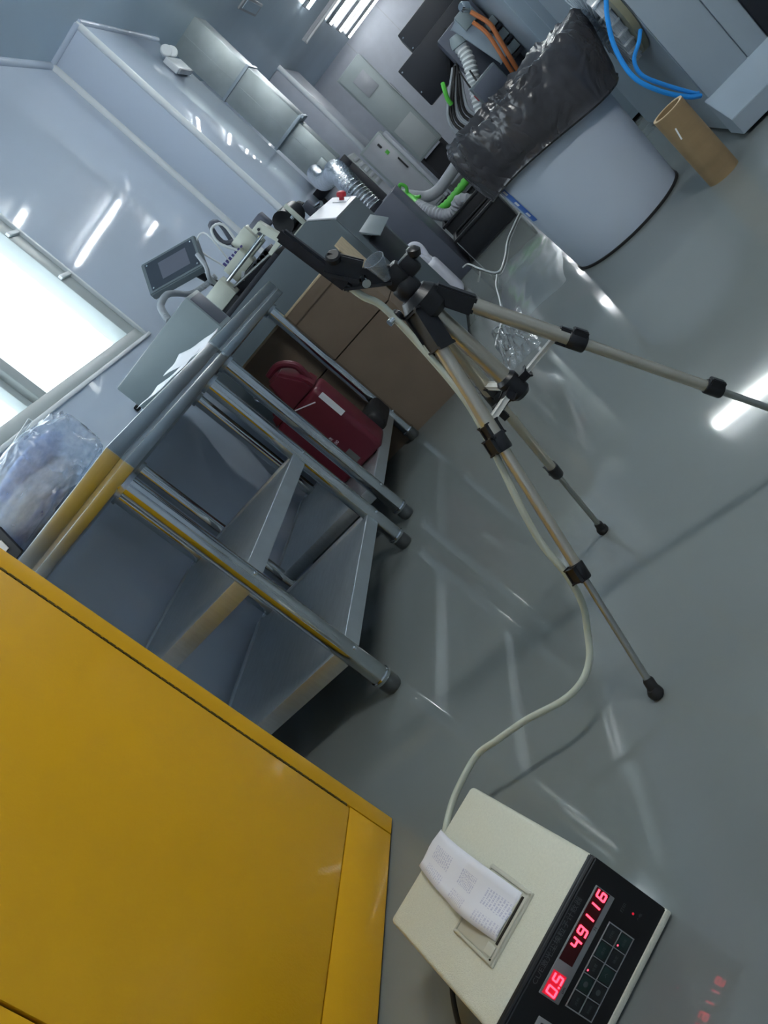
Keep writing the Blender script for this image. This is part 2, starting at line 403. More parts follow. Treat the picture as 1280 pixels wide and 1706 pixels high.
# ceiling tube lamps: rows along X, most seen in the far end or mirrored in floor and walls
def ceiling_lamp(x0, x1, y, label, lit='tube_glow', group='ceiling tube lamps'):
    t = thing('ceiling_lamp', label, 'ceiling lamp', ((x0+x1)/2, y, ZC), 0, group)
    MB().prism([(y-.05, ZC), (y-.03, ZC-.045), (y+.03, ZC-.045), (y+.05, ZC)], 'x', x0, x1).out('housing', 'lamp_housing', t)
    MB().cyl((x0+.02, y, ZC-.062), (x1-.02, y, ZC-.062), .018, seg=12).out('tube', lit, t)
    for x in (x0+.005, x1-.025): MB().box(x, x+.02, y-.02, y+.02, ZC-.085, ZC-.044, .003).out('end_cap', 'lamp_housing', t)
for y, lab in ((4.10, 'added lit ceiling tube lamp above the waste bin'), (6.56, 'lit ceiling tube lamp mirrored as a long streak in the floor'),  # row over the bin is unseen, added to lighten the room
               (9.02, 'lit ceiling tube lamp mirrored as a jagged streak on the left wall'),
               (11.5, 'lit ceiling tube lamp in the fourth row from the far wall'),
               (13.75, 'lit ceiling tube lamp, nearest of the three seen by the far wall'),
               (15.0, 'lit ceiling tube lamp, middle of the three seen by the far wall'),
               (16.38, 'lit ceiling tube lamp, nearest to the far wall')):
    ceiling_lamp(*{6.56: (-.27, .97), 9.02: (-.03, .87)}.get(y, (-.36, .88)), y, lab, 'tube_far' if y > 13 else 'tube_mid' if y < 7 else 'tube_glow')
ceiling_lamp(.60, 1.84, .70, 'lit ceiling tube lamp above the floor to the right of the camera', 'tube_new')
ceiling_lamp(-.72, .2, 12.9, 'unlit grey ceiling lamp in front of the far lit rows', 'tube_off')
cv = thing('ceiling_vent', 'small square ceiling vent above the duct', 'vent', (-.63, 9.3, ZC))
MB().box(-.70, -.56, 8.85, 9.6, ZC-.02, ZC, .005).out('vent_frame', 'lamp_housing', cv)
MB().box(-.675, -.585, 8.92, 9.53, ZC-.026, ZC-.018).out('vent_grille', 'ceiling_panel', cv)

# ================================================================== YELLOW SAFETY CABINET
yc = thing('safety_cabinet', 'yellow steel safety cabinet filling the lower left foreground', 'cabinet', (-1.1, .49, 0))
FX = -.889
MB().box(-1.349, FX-.012, -.045, 1.032, .012, 1.115).out('body', 'yellow_paint', yc)
MB().box(-1.33, FX-.03, -.03, 1.018, 0, .014).out('base_plinth', 'dark_gap', yc)
MB().box(FX-.012, FX, .9985, 1.033, .004, 1.115, .0015).out('hinge_stile', 'yellow_paint', yc)
MB().box(FX-.012, FX, -.045, -.012, .004, 1.115, .0015).out('hinge_stile', 'yellow_paint', yc)
MB().box(FX-.012, FX-.0005, -.0105, .9970, .004, .098, .0015).out('bottom_rail', 'yellow_paint', yc)
MB().box(FX-.012, FX-.0005, -.0105, .9970, 1.065, 1.115, .0015).out('top_rail', 'yellow_paint', yc)
MB().box(FX-.0115, FX-.008, -.012, .999, .098, 1.066).out('door_gap', 'dark_gap', yc)
for y0, y1 in ((.4775, .9925), (-.006, .4735)):
    d = MB().box(FX-.009, FX+.0012, y0, y1, .1005, 1.062, .002).out('door', 'yellow_paint', yc)
    yh = .535 if y0 > .4 else .42
    h = MB().box(FX+.001, FX+.006, yh-.025, yh+.025, .74, .86, .002).out('paddle_plate', 'black_plastic', d)
kn = MB().cyl((0, 0, -.0048), (0, 0, .0048), .0026, seg=8).mesh('hinge_knuckle', 'yellow_hinge')
hg = MB().cyl((FX-.0015, .9957, .105), (FX-.0015, .9957, 1.06), .0013, seg=6).out('piano_hinge', 'dark_gap', yc)
for i in range(68):
    link('hinge_knuckle', kn, hg, Vector((FX-.001, .9957, .112+i*.0140)) - yc.location)

# ================================================================== STEEL TABLES
def steel_table(label, y0, y1, ly0, ly1, shelves, xb=-1.47, xf=-.857):
    t = thing('steel_table', label, 'table', ((xb+xf)/2, (y0+y1)/2, 0), 0, 'stainless steel work tables')
    top = MB().box(xb, xf, y0, y1, .766, .800, .003).out('table_top', 'steel', t)
    MB().box(xb+.008, xf-.006, y0+.006, y1-.006, .757, .767).out('apron_groove', 'steel_shelf', top)
    MB().box(xb, xf-.001, y0+.001, y1-.001, .733, .758, .003).out('apron', 'steel', top)
    xs = (xf-.060, xb+.088)
    for x in xs:
        for y in (ly0, ly1):
            leg = MB().lathe([(.024, .038), (.024, .736)], (x, y, 0), seg=24).out('leg', 'steel_polish', t)
            MB().lathe([(.0262, .036), (.0272, .040), (.0272, .044), (.0262, .047)], (x, y, 0), seg=24).out('collar', 'steel_polish', leg)
            MB().lathe([(.019, 0), (.022, .004), (.0235, .012), (.0235, .038)], (x, y, 0), seg=20).out('foot', 'foot_plastic', leg)
            if x == xs[0]:
                for z in shelves:
                    MB().lathe([(.0052, 0), (.005, .0018), (.002, .0026), (.0015, .0012)], (x+.0225, y-.0075, z-.02), (.95, -.31, 0), seg=10).out('screw', 'chrome', leg)
            MB().lathe([(.030, .722), (.030, .733)], (x, y, 0), seg=20).out('leg_socket', 'steel', leg)
    for z in shelves:
        s = MB().box(xb+.03, xs[0]+.002, ly0+.012, ly1+.012, z-.012, z-.006).out('shelf', 'steel_shelf', t)
        xa, xz = xb+.028, xs[0]+.006
        MB().prism([(ly0+.024, z), (ly1-.024, z), (ly1-.024, z-.042), (ly0+.024, z-.042)], 'x', xz-.014, xz, .0015).out('shelf_rim', 'steel_shelf', s)
        MB().box(xa, xa+.012, ly0+.02, ly1-.02, z-.042, z, .0015).out('shelf_rim', 'steel_shelf', s)
        for yy in (ly0, ly1):
            MB().box(xa+.02, xs[0]-.022, yy-.007, yy+.007, z-.042, z, .0015).out('shelf_rim', 'steel_shelf', s)
    return t
steel_table('stainless steel table with two shelves beside the yellow cabinet', 1.400, 2.165, 1.425, 2.080, (.432, .158))
steel_table('stainless steel table with a low shelf holding the red jug', 2.178, 3.04, 2.268, 2.945, (.158,))

# ================================================================== PARTICLE COUNTER
pc = thing('particle_counter', 'beige particle counter with red number display on the floor', 'instrument', (-.5655, .640, 0), math.radians(38.7))
HW, HD, HH = .0995, .1365, .1265
def L(mb, name, m, parent=pc, smooth=None): return mb.out(name, m, parent, True, smooth)
hb = MB()
prof = [(-HD+.003, .006), (HD, .006), (HD, HH), (-HD+.003, HH)]
hb.prism(prof, 'x', -HW, HW, .0)
bmesh.ops.bevel(hb.bm, geom=list(hb.bm.edges), offset=.0065, segments=3, affect='EDGES', profile=.5)
housing = L(hb, 'housing', 'beige_paint')
L(MB().prism([(-HD-.002, .010), (-HD-.002, HH-.004), (-HD+.002, HH-.001), (-HD+.008, HH-.001), (-HD+.008, .010)], 'x', -HW+.0005, HW-.0005, .0015), 'front_panel', 'black_panel')
L(MB().box(-HW, HW, -HD-.004, -HD+.01, .004, .0125, .002), 'front_lip', 'beige_paint')
ft = MB().lathe([(.007, 0), (.008, .002), (.008, .0065)], seg=12).mesh('rubber_foot', 'black_rubber')
for sx in (-1, 1):
    for sy in (-1, 1): link('rubber_foot', ft, pc, (sx*.08, sy*.115, 0))
fy = -HD-.002
def plate(x0, x1, z0, z1, name, m, parent=pc, d=.0008, y=fy, bev=0): return L(MB().box(x0, x1, y-d, y+.0002, z0, z1, bev), name, m, parent)
bez = plate(-.0412, .0765, .0785, .1066, 'display_bezel', 'bezel_grey', d=.0012, bev=.0006)
d1 = plate(-.0038, .0757, .0862, .1050, 'count_display', 'display_dark', bez, .0018)
d2 = plate(-.0392, -.0148, .0858, .1042, 'size_display', 'display_red', bez, .0018)
SEG = {'0': 'abcdef', '1': 'bc', '4': 'bcfg', '5': 'acdfg', '6': 'acdefg', '9': 'abcdfg'}
def digit(ch, cx, cz, parent, w=.0068, h=.0118, slant=.12, t=.0019):
    y = fy-.0023
    def P(u, v): return ((cx + u*w/2 + v*h/2*slant), cz + v*h/2)
    pos = {'a': ((-1, 1), (1, 1)), 'b': ((1, 1), (1, 0)), 'c': ((1, 0), (1, -1)), 'd': ((-1, -1), (1, -1)), 'e': ((-1, 0), (-1, -1)), 'f': ((-1, 1), (-1, 0)), 'g': ((-1, 0), (1, 0))}
    g = MB()
    for s in SEG[ch]:
        a, b = pos[s]; a, b = P(*a), P(*b)
        g.bar((a[0], y, a[1]), (b[0], y, b[1]), t, t*.5, upv=(0, 1, 0))
    L(g, 'digit', 'digit_red', parent, 0)
for ch, x in zip('49116', (.0175, .0305, .0455, .0585, .0705)): digit(ch, x - (.0 if ch != '1' else .003), .0957, d1)
for ch, x in zip('05', (-.0335, -.0208)): digit(ch, x, .0948, d2)
L(MB().sphere((-.0272, fy-.002, .0890), .0012, 8), 'decimal_point', 'digit_red', d2)
# key pad: frame lines and ten keys
kx = [-.0375 + i*(.0538+.0375)/5 for i in range(6)]; kz = [.0325, .0512, .0698]
kp = MB()
for x in kx[::5]: kp.box(x-.0006, x+.0006, fy-.0010, fy, kz[0]-.0006, kz[2]+.0006)
for z in kz: kp.box(kx[0], kx[5], fy-.0010, fy, z-.0005, z+.0005)
for x in kx[1:5]: kp.box(x-.0005, x+.0005, fy-.0010, fy, kz[0], kz[2])
pad = L(kp, 'keypad_frame', 'bezel_grey')
def text_mesh(body, size, name, m, parent, loc, rot=(math.radians(90), 0, 0), align='CENTER'):
    cu = bpy.data.curves.new(name, 'FONT'); cu.body = body; cu.size = size; cu.align_x = align; cu.align_y = 'CENTER'
    tmp = bpy.data.objects.new('tmp_text', cu); COL.objects.link(tmp)
    bpy.context.view_layer.update()
    me = bpy.data.meshes.new_from_object(tmp.evaluated_get(bpy.context.evaluated_depsgraph_get()))
    bpy.data.objects.remove(tmp); bpy.data.curves.remove(cu)
    me.name = name; me.materials.clear(); me.materials.append(MATS[m])
    return link(name, me, parent, loc, rot)
KT = [['\u5149\u6807', '\u25cf', '\u8bbe\u7f6e', '\u9009\u62e9', '\u6253\u5370'], ['\u65f6\u95f4', '\u25cf', '\u2191', '\u786e\u5b9a', '\u542f\u52a8']]
for r in range(2):
    for c in range(5):
        x0, x1, z0, z1 = kx[c]+.0016, kx[c+1]-.0016, kz[r]+.0016, kz[r+1]-.0016
        k = plate(x0, x1, z0, z1, 'key', 'key_green' if (c+r) % 2 == 0 and c > 0 else 'key_black', d=.0012, bev=.0004)
        s = KT[1-r][c]
        text_mesh(s, .0042 if len(s) > 1 else .008, 'key_print', 'key_mark', k, ((x0+x1)/2, fy-.0014, (z0+z1)/2))
text_mesh('CL/E\u6fc0\u5149\u5c18\u57c3\u7c92\u5b50\u8ba1\u6570\u5668', .0086, 'panel_title', 'print_grey', pc, (.0100, fy-.0003, .1160))
text_mesh('\u5347', .005, 'unit_print', 'black_panel', bez, (.040, fy-.0014, .0822))
text_mesh('\u03bcm', .005, 'unit_print', 'black_panel', bez, (-.027, fy-.0014, .0822))
for x, z in ((.0394, .0477), (.0025, .0667), (.0746, .0482)):
    L(MB().sphere((x, fy-.0005, z), .0013, 8), 'indicator_lamp', 'digit_red' if x < .07 else 'display_red')
text_mesh('\u6253\u5370', .005, 'lamp_print', 'print_grey', pc, (.0735, fy-.0003, .0625)); text_mesh('\u2191\u7535', .0045, 'lamp_print', 'print_grey', pc, (.0755, fy-.0003, .0385))
sw = plate(-.084, -.0590, .058, .093, 'power_switch_frame', 'bezel_grey', d=.0015, bev=.0006)
plate(-.080, -.063, .063, .088, 'rocker', 'black_plastic', sw, .004, bev=.001)
# printer in the lid
pr = L(MB().box(-.0532, .0335, -.0875, .0035, HH-.001, HH+.003, .0015), 'printer_frame', 'beige_printer')
for a in ((-.0505, .0308, -.0862, -.0835), (-.0505, .0308, -.0030, -.0003), (-.0515, -.0485, -.0862, 0), (.0285, .0315, -.0862, 0)):
    L(MB().box(*a, HH+.0028, HH+.0052, .0006), 'printer_rim', 'beige_printer', pr)
L(MB().box(-.0478, .0280, -.0745, -.0040, HH+.0025, HH+.0038, .0008), 'printer_lid', 'beige_printer', pr)
L(MB().box(-.046, -.034, -.0800, -.0640, HH+.0025, HH+.0046, .0006), 'feed_key', 'beige_printer', pr)
L(MB().box(-.032, .024, -.0790, -.0760, HH+.0025, HH+.0042), 'paper_slot', 'dark_gap', pr)
L(MB().sphere((-.0478, -.081, HH+.004), .0014, 8), 'screw', 'dark_gap', pr)
# receipt strip curling out of the slot over the back edge of the lid
bm = bmesh.new(); uvl = bm.loops.layers.uv.new(); NX, NY = 6, 40; V = []
for j in range(NY+1):
    t = j/NY; y = -.074 + t*.220
    hump = .009*math.sin(math.pi*min(1, t*1.9))**1.2 if t < .53 else 0
    z = HH + .0045 + hump + .004*math.sin(max(0, t-.5)*2*math.pi)
    if t > .93: z -= ((t-.93)/.07)**2*.006
    V.append([bm.verts.new(((-.0300 + .0565*i/NX) + .0055*t - .0045*math.sin(math.pi*t) + .003*math.sin(t*5)*(i/NX-.5), y, z + .0012*math.sin(i*1.1+t*4))) for i in range(NX+1)])
for j in range(NY):
    for i in range(NX):
        f = bm.faces.new((V[j][i], V[j][i+1], V[j+1][i+1], V[j+1][i]))
        for lp, (a, b) in zip(f.loops, ((i, j), (i+1, j), (i+1, j+1), (i, j+1))): lp[uvl].uv = (a/NX, b/NY)
r = MB(); r.bm.free(); r.bm = bm
rc = L(r, 'receipt_paper', 'receipt_print', pc, 60); rc['label'] = 'white printed receipt strip'
sd = rc.modifiers.new('thickness', 'SOLIDIFY'); sd.thickness = .0003
L(MB().cyl((.0, HD-.001, .060), (.0, HD+.016, .060), .006, seg=14), 'hose_nipple', 'chrome')
L(MB().tube([(-.0985, .095, .03), (-.118, .093, .028), (-.145, .07, .012), (-.160, .03, .005), (-.172, -.05, .005), (-.18, -.16, .005)], .0035, 8), 'power_cable', 'black_rubber')

# sampling hose from the counter to the wand on the tripod
nip = Vector((-.5655, .640, 0)) + Matrix.Rotation(math.radians(38.7), 3, 'Z') @ Vector((.0, HD+.012, .060))
hose = [(-.2436, 1.1, .664), (-.240, 1.097, .640), (-.231, 1.09, .611), (-.234, 1.08, .542), (-.241, 1.05, .451), (-.261, 1.03, .381), (-.291, 1.0, .295), (-.306, .985, .24), (-.311, .972, .190),
        (-.328, .968, .139), (-.352, .957, .105), (-.373, .940, .082), (-.400, .922, .072), (-.438, .913, .072), (-.501, .917, .080), (-.560, .918, .082), (-.600, .922, .080), (-.632, .898, .080), (-.662, .862, .078), (-.682, .812, .072), tuple(nip + Vector((-.012, .014, .002))), tuple(nip)]
tag(MB().tube(hose, .0052, 12, 6).out('sampling_hose', 'hose_milky'), 'milky sampling hose running from the tripod down to the beige counter', 'hose')

# ================================================================== TRIPOD
tp = thing('tripod', 'champagne aluminium tripod with black head standing on the floor', 'tripod', (-.195, 1.115, 0))
AX = Vector((-.195, 1.115, 0))
FEET = [Vector((-.331, .894, 0)), Vector((-.320, 1.354, 0)), Vector((.070, 1.120, 0))]
MB().cyl((AX.x, AX.y, .385), (AX.x, AX.y, .60), .0125, seg=20).out('centre_column', 'champagne_tube', tp)
hub = MB().lathe([(.012, .378), (.017, .384), (.017, .412), (.0125, .418)], AX, seg=16).out('brace_hub', 'black_plastic', tp)
sh = MB().lathe([(.020, .548), (.028, .556), (.030, .580), (.022, .592)], AX, seg=20).out('shoulder', 'black_plastic', tp)
MB().cyl((AX.x-.028, AX.y-.02, .590), (AX.x-.045, AX.y-.034, .592), .005, seg=12).out('lock_knob', 'chrome', sh)
MB().lathe([(.004, 0), (.009, .002), (.009, .008), (.003, .010)], (AX.x-.028, AX.y-.02, .590), (-.65, -.5, 0), seg=12).out('lock_knob', 'black_plastic', sh)
for F in FEET:
    d0 = (F-AX).normalized(); a = AX + d0*.024 + Vector((0, 0, .565)); f = F + Vector((0, 0, .006)); ax = (f-a).normalized()
    side = Vector((0, 0, 1)).cross(ax).normalized(); un = ax.cross(side)
    P = lambda t: a.lerp(f, t)
    leg = MB().tube([P(.06), P(.335)], .0108, 16, 1).out('leg', 'champagne_tube', tp)
    MB().obox(P(.035), ax, side, un, .030, .0125, .0135, .003).out('leg_socket', 'black_plastic', leg)
    MB().tube([P(.33), P(.68)], .0080, 14, 1).out('middle_section', 'champagne_tube', leg)
    MB().tube([P(.66), P(.985)], .0050, 12, 1).out('lower_section', 'grey_tube', leg)
    for t, r in ((.332, .0125), (.675, .0098)):
        c = MB().lathe([(r, -.013), (r+.001, -.011), (r+.001, .011), (r, .013)], P(t), ax, seg=16)
        c.obox(P(t)+un*(r-.001)-side*.002, ax, side, un, .011, .008, .006, .0015)
        c.out('leg_clamp', 'black_plastic', leg)
    ftm = MB().lathe([(.0065, -.020), (.0080, -.016), (.0080, -.008), (.0095, 0.0)], P(.995), ax, seg=12)
    ftm.lathe([(.0085, 0), (.011, .003), (.011, .010), (.007, .016)], (F.x, F.y, 0), seg=14).out('rubber_foot', 'black_rubber', leg)
    h0 = AX + d0*.017 + Vector((0, 0, .398)); tgt = P(.285) - un*0
    br = MB().bar(h0, tgt, .009, .006, .001).out('brace', 'tripod_white', tp)
    MB().bar(h0-d0*.004, h0+d0*.012, .013, .012, .002).out('brace_joint', 'black_plastic', br)
    MB().obox(P(.300), ax, side, un, .010, .007, .0125, .002).out('brace_joint', 'black_plastic', br)
MB().cyl((AX.x-.02, AX.y-.015, .392), (AX.x-.034, AX.y-.028, .392), .0035, seg=10).out('crank_shaft', 'black_plastic', hub)
MB().bar((AX.x-.034, AX.y-.028, .380), (AX.x-.034, AX.y-.028, .402), .007, .006, .002).out('crank_handle', 'black_plastic', hub)
# head
hd = MB().lathe([(.017, .592), (.019, .598), (.019, .610), (.015, .616)], AX, seg=18).out('pan_base', 'black_plastic', tp)
MB().box(AX.x-.016, AX.x+.016, AX.y-.016, AX.y+.016, .612, .640, .005).out('tilt_block', 'black_plastic', hd)
MB().box(AX.x+.012, AX.x+.036, AX.y-.010, AX.y+.014, .606, .634, .005).out('side_block', 'black_plastic', hd)
MB().lathe([(.005, 0), (.010, .004), (.010, .012), (.004, .016)], (AX.x+.036, AX.y, .622), (.6, -.2, .75), seg=12).out('tilt_knob', 'black_plastic', hd)
ca = MB().bar((AX.x-.004, AX.y-.006, .634), (AX.x-.046, AX.y-.012, .672), .016, .018, .004).out('clamp_arm', 'black_plastic', tp)
MB().bar((AX.x-.026, AX.y-.012, .668), (AX.x-.044, AX.y-.014, .702), .022, .020, .005).out('clamp_jaw', 'black_plastic', ca)
MB().lathe([(.006, 0), (.0105, .002), (.0105, .009), (.008, .011)], (AX.x-.034, AX.y-.022, .700), (.45, -.6, .6), seg=14).out('clamp_knob', 'black_plastic', ca)
MB().lathe([(.0045, 0), (.0055, .003), (.0045, .006), (.0045, .016), (.006, .018), (.006, .023)], (AX.x-.027, AX.y-.020, .657), (.1, -.9, -.3), seg=12).out('clamp_screw', 'chrome', ca)
MB().lathe([(.006, 0), (.014, .030), (.0155, .034), (.0140, .034), (.005, .002)], (AX.x-.006, AX.y-.018, .632), (.25, -.35, .9), seg=20).out('sampling_cup', 'funnel_clear', hd)
wd = thing('sampling_wand', 'black upright sampling wand clamped to the tripod head', 'probe', (-.2505, 1.1, .668))
MB().bar((-.2435, 1.1, .664), (-.2535, 1.1, .776), .0185, .0170, .0035, (0, 1, 0)).out('wand_body', 'black_matte', wd)
MB().cyl((-.2433, 1.1, .660), (-.2447, 1.1, .672), .0072, seg=12).out('wand_nozzle', 'black_plastic', wd)

# ================================================================== BIN, BAG, CARDBOARD CORE
BC = Vector((.155, 2.963, 0))
bn = thing('waste_bin', 'round white plastic waste bin under a black liner', 'bin', BC)
MB().lathe([(.196, 0), (.206, .004), (.208, .012), (.212, .10), (.232, .52), (.240, .545), (.240, .555), (.230, .555), (.222, .50), (.200, .014), (.0, .012)], BC, seg=56).out('bin_shell', 'bin_white', bn)
MB().lathe([(.207, 0), (.213, .001), (.213, .008), (.207, .009)], BC, seg=56).out('base_ring', 'black_rubber', bn)
lb = MB()
def onbin(ang, z, e=.0012):
    r = .212 + (z-.10)/.42*.020 + e
    return (BC.x + r*math.cos(ang), BC.y + r*math.sin(ang), z)
a0 = math.radians(196)
for k in range(6):
    for j in range(4):
        lb.quad(onbin(a0+k*.03, .245+j*.045), onbin(a0+(k+1)*.03, .245+j*.045), onbin(a0+(k+1)*.03, .29+j*.045), onbin(a0+k*.03, .29+j*.045))
lab = lb.out('bin_label', 'label_blue', bn); lab['label'] = 'blue printed label'
for k in range(3):
    q = MB(); z = .268 + k*.052
    for j in range(3): q.quad(onbin(a0+.05+j*.03, z, .002), onbin(a0+.08+j*.03, z, .002), onbin(a0+.08+j*.03, z+.018, .002), onbin(a0+.05+j*.03, z+.018, .002))
    q.out('label_print', 'label_white', lab)
# liner: inside wall, crumpled rim, outside skirt with a wavy hem
bm = bmesh.new(); SEGN = 150; rows = []
prof = [(.205, .30, 0), (.214, .42, .2), (.222, .53, .5), (.232, .580, 1.1), (.245, .602, 1.5), (.256, .598, 1.4), (.264, .578, 1.0), (.268, .552, .65), (.271, .525, .45), (.272, .50, .35), (.271, .475, .3), (.269, .45, .28), (.266, .425, .28), (.261, .400, .28), (.264, .392, .3), (.259, .386, .25)]
for i, (r, z, w) in enumerate(prof):
    ring = []
    for k in range(SEGN):
        a = k*2*math.pi/SEGN; ca_, sa_ = math.cos(a), math.sin(a)
        n1 = noise.noise(Vector((ca_*2.2, sa_*2.2, z*3)));  n2 = noise.noise(Vector((ca_*7, sa_*7, z*14+5))); n3 = noise.noise(Vector((ca_*17, sa_*17, z*30+9)))
        n4 = abs(noise.noise(Vector((ca_*10+3, sa_*10, z*22))))
        dr = w*(.012*n1 + .013*n2 + .009*n3 + .014*n4 - .004)
        lift = .018*math.cos(a - 2.6) if z > .33 else 0
        right = max(0, math.cos(a - .1))**2
        rr = r + dr + (.048*right if i > 3 else 0)*(.25+.75*max(0, min(1, (z-.40)/.15)))
        zz = z + (w*(.010*n2 + .008*n3) if 3 <= i <= 8 else 0) + lift*.5 + (-.022*math.cos(2*a+.9) if i >= 12 else 0)
        ring.append(bm.verts.new((BC.x+rr*ca_, BC.y+rr*sa_, zz)))
    rows.append(ring)
for A, B in zip(rows, rows[1:]):
    for k in range(SEGN): bm.faces.new((A[k], A[(k+1) % SEGN], B[(k+1) % SEGN], B[k]))
r = MB(); r.bm.free(); r.bm = bm
tag(r.out('bin_liner', 'bin_bag', smooth=50), 'crumpled black plastic liner folded over the rim of the white bin', 'bin bag')

ct = thing('cardboard_core', 'brown cardboard core tube standing on the floor beside the white bin', 'tube', (.400, 2.535, 0))
MB().lathe([(.047, 0), (.047, .243), (.0385, .243), (.0385, 0)], (.400, 2.535, 0), seg=36, closed=True).out('tube_wall', 'kraft_tube', ct)
MB().lathe([(.0466, .2425), (.0466, .2445), (.039, .2445), (.039, .2425)], (.400, 2.535, 0), seg=36, closed=True).out('tube_end', 'kraft_end', ct)
e = MB(); aa = math.radians(243)
e.bar((.400+.0475*math.cos(aa), 2.535+.0475*math.sin(aa), .200), (.400+.0475*math.cos(aa-.14), 2.535+.0475*math.sin(aa-.14), .165), .004, .0012, 0, (math.cos(aa), math.sin(aa), 0))
e.out('paper_scrap', 'paper', ct)

# ================================================================== CARDBOARD BOXES
def carton(label, x0, x1, y0, y1, z0, z1, flaps):
    t = thing('cardboard_box', label, 'box', ((x0+x1)/2, (y0+y1)/2, z0), 0, 'stacked cardboard boxes')
    w = .005
    MB().box(x0, x1, y0, y0+w, z0, z1).out('front_panel', 'cardboard', t)
    MB().box(x0, x1, y1-w, y1, z0, z1).out('back_panel', 'cardboard', t)
    MB().box(x0, x0+w, y0+w, y1-w, z0, z1).out('side_panel', 'cardboard', t)
    MB().box(x1-w, x1, y0+w, y1-w, z0, z1).out('side_panel', 'cardboard', t)
    MB().box(x0+w, x1-w, y0+w, y1-w, z0, z0+w).out('bottom_panel', 'cardboard', t)
    if flaps:
        MB().box(x0-.004, x1+.004, y0-.007, y0+.012, z1, z1+.009, .001).out('folded_rim', 'cardboard_edge_lit_side', t)
        MB().box(x0, x1, y0-.005, y0, z1-.045, z1).out('folded_flap', 'cardboard', t)
        MB().box(x1-.012, x1+.004, y0+.012, y1, z1, z1+.009, .001).out('folded_rim', 'cardboard_edge_lit_side', t)
        MB().box(x1, x1+.005, y0+.06, y1, z1-.10, z1+.03).out('lit_side', 'cardboard_edge_lit_side', t)  # paler sheet: aisle light on the box side put into its colour
    else:
        MB().box(x0+w, x1-w, y0+w, y1-w, z1-w, z1).out('top_panel', 'cardboard', t)
carton('lower closed cardboard box standing on the floor behind the second table', -1.20, -.598, 2.985, 3.26, 0, .424, False)
carton('upper open cardboard box with a folded rim on top of the stack', -1.20, -.600, 2.985, 3.26, .429, .668, True)

# ================================================================== RED JUG AND DARK SACK UNDER THE SECOND TABLE
jg = thing('red_jug', 'dark red plastic jug standing on the low shelf of the table', 'jug', (-1.00, 2.62, .152))
J = MB().box(-1.115, -.895, 2.56, 2.70, .153, .46, .02, 3)
J.out('jug_body', 'red_jug', jg)
MB().prism([(-1.110, .455), (-.900, .455), (-.905, .50), (-.955, .585), (-1.005, .585), (-1.02, .52), (-1.09, .50)], 'y', 2.575, 2.685, .010).out('jug_shoulder', 'red_jug', jg)
MB().tube([(-.915, 2.63, .47), (-.905, 2.63, .545), (-.945, 2.63, .592), (-1.0, 2.63, .592)], .013, 10).out('jug_handle', 'red_jug', jg)
cp = MB().lathe([(.022, 0), (.024, .002), (.024, .030), (.020, .034)], (-1.055, 2.63, .505), (-.35, 0, .94), seg=18).out('jug_cap', 'cap_grey', jg)
MB().tube([(-1.06, 2.605, .535), (-1.085, 2.600, .575), (-1.065, 2.600, .592), (-1.045, 2.605, .55)], .003, 6).out('cap_wire', 'chrome', cp)
jl = MB().box(-.913, -.891, 2.5588, 2.5600, .33, .43).out('jug_label', 'paper', jg)
MB().bar((-1.03, 2.5585, .468), (-.935, 2.5585, .425), .004, .001, 0, (0, 1, 0)).out('label_edge', 'paper', jg)
for i, s in enumerate(('\u6db2\u4f53\u7c7b', '\u6d53\u5ea6 500', '\u8b66\u544a')):
    text_mesh(s, .016, 'jug_print', 'label_white', jg, Vector((-1.02+i*.0, 2.5592, .30-i*.022)) - jg.location)
MB().box(-1.06, -.985, 2.5590, 2.5602, .180, .232).out('print_block', 'cap_grey', jg)
sk = MB(); sk.box(-1.04, -.875, 2.72, 2.90, .153, .235, .03, 4)
for v in sk.bm.verts:
    v.co += Vector((.012*noise.noise(v.co*22), .012*noise.noise(v.co*19+Vector((3, 0, 0))), .018*noise.noise(v.co*15+Vector((0, 5, 0)))*(1 if v.co.z > .17 else 0)))
bmesh.ops.subdivide_edges(sk.bm, edges=sk.bm.edges, cuts=1, use_grid_fill=True)
tag(sk.out('dark_sack', 'black_rubber', smooth=60), 'dark crumpled plastic sack on the shelf beside the red jug', 'sack')

# ================================================================== ON THE TABLES
# sheets of paper at the table edge
def sheet(label, x0, x1, y0, y1, z, curl, rot):
    m = MB(); n = 8; c = Vector(((x0+x1)/2, (y0+y1)/2, 0)); R = Matrix.Rotation(rot, 3, 'Z'); V = []
    for i in range(n+1):
        row = []
        for j in range(n+1):
            p = Vector((x0+(x1-x0)*i/n, y0+(y1-y0)*j/n, 0)); p = c + R @ (p-c)
            p.z = z + curl*((1-i/n)**1.4*.8 + .2*(j/n)**2) + .0015*(1+math.sin(i*1.3+j))
            row.append(m.bm.verts.new(p))
        V.append(row)
    for i in range(n):
        for j in range(n): m.bm.faces.new((V[i][j], V[i+1][j], V[i+1][j+1], V[i][j+1]))
    o = m.out('paper_sheet', 'paper', smooth=60); o.modifiers.new('thickness', 'SOLIDIFY').thickness = .0006
    return tag(o, label, 'paper', 'loose sheets on the steel tables')
sheet('lower white paper sheet lying at the front edge of the tables', -1.03, -.868, 1.90, 2.14, .8012, .030, .12)
sheet('upper curled white paper sheet nearest the grey box', -1.04, -.885, 2.20, 2.36, .8012, .050, -.1)
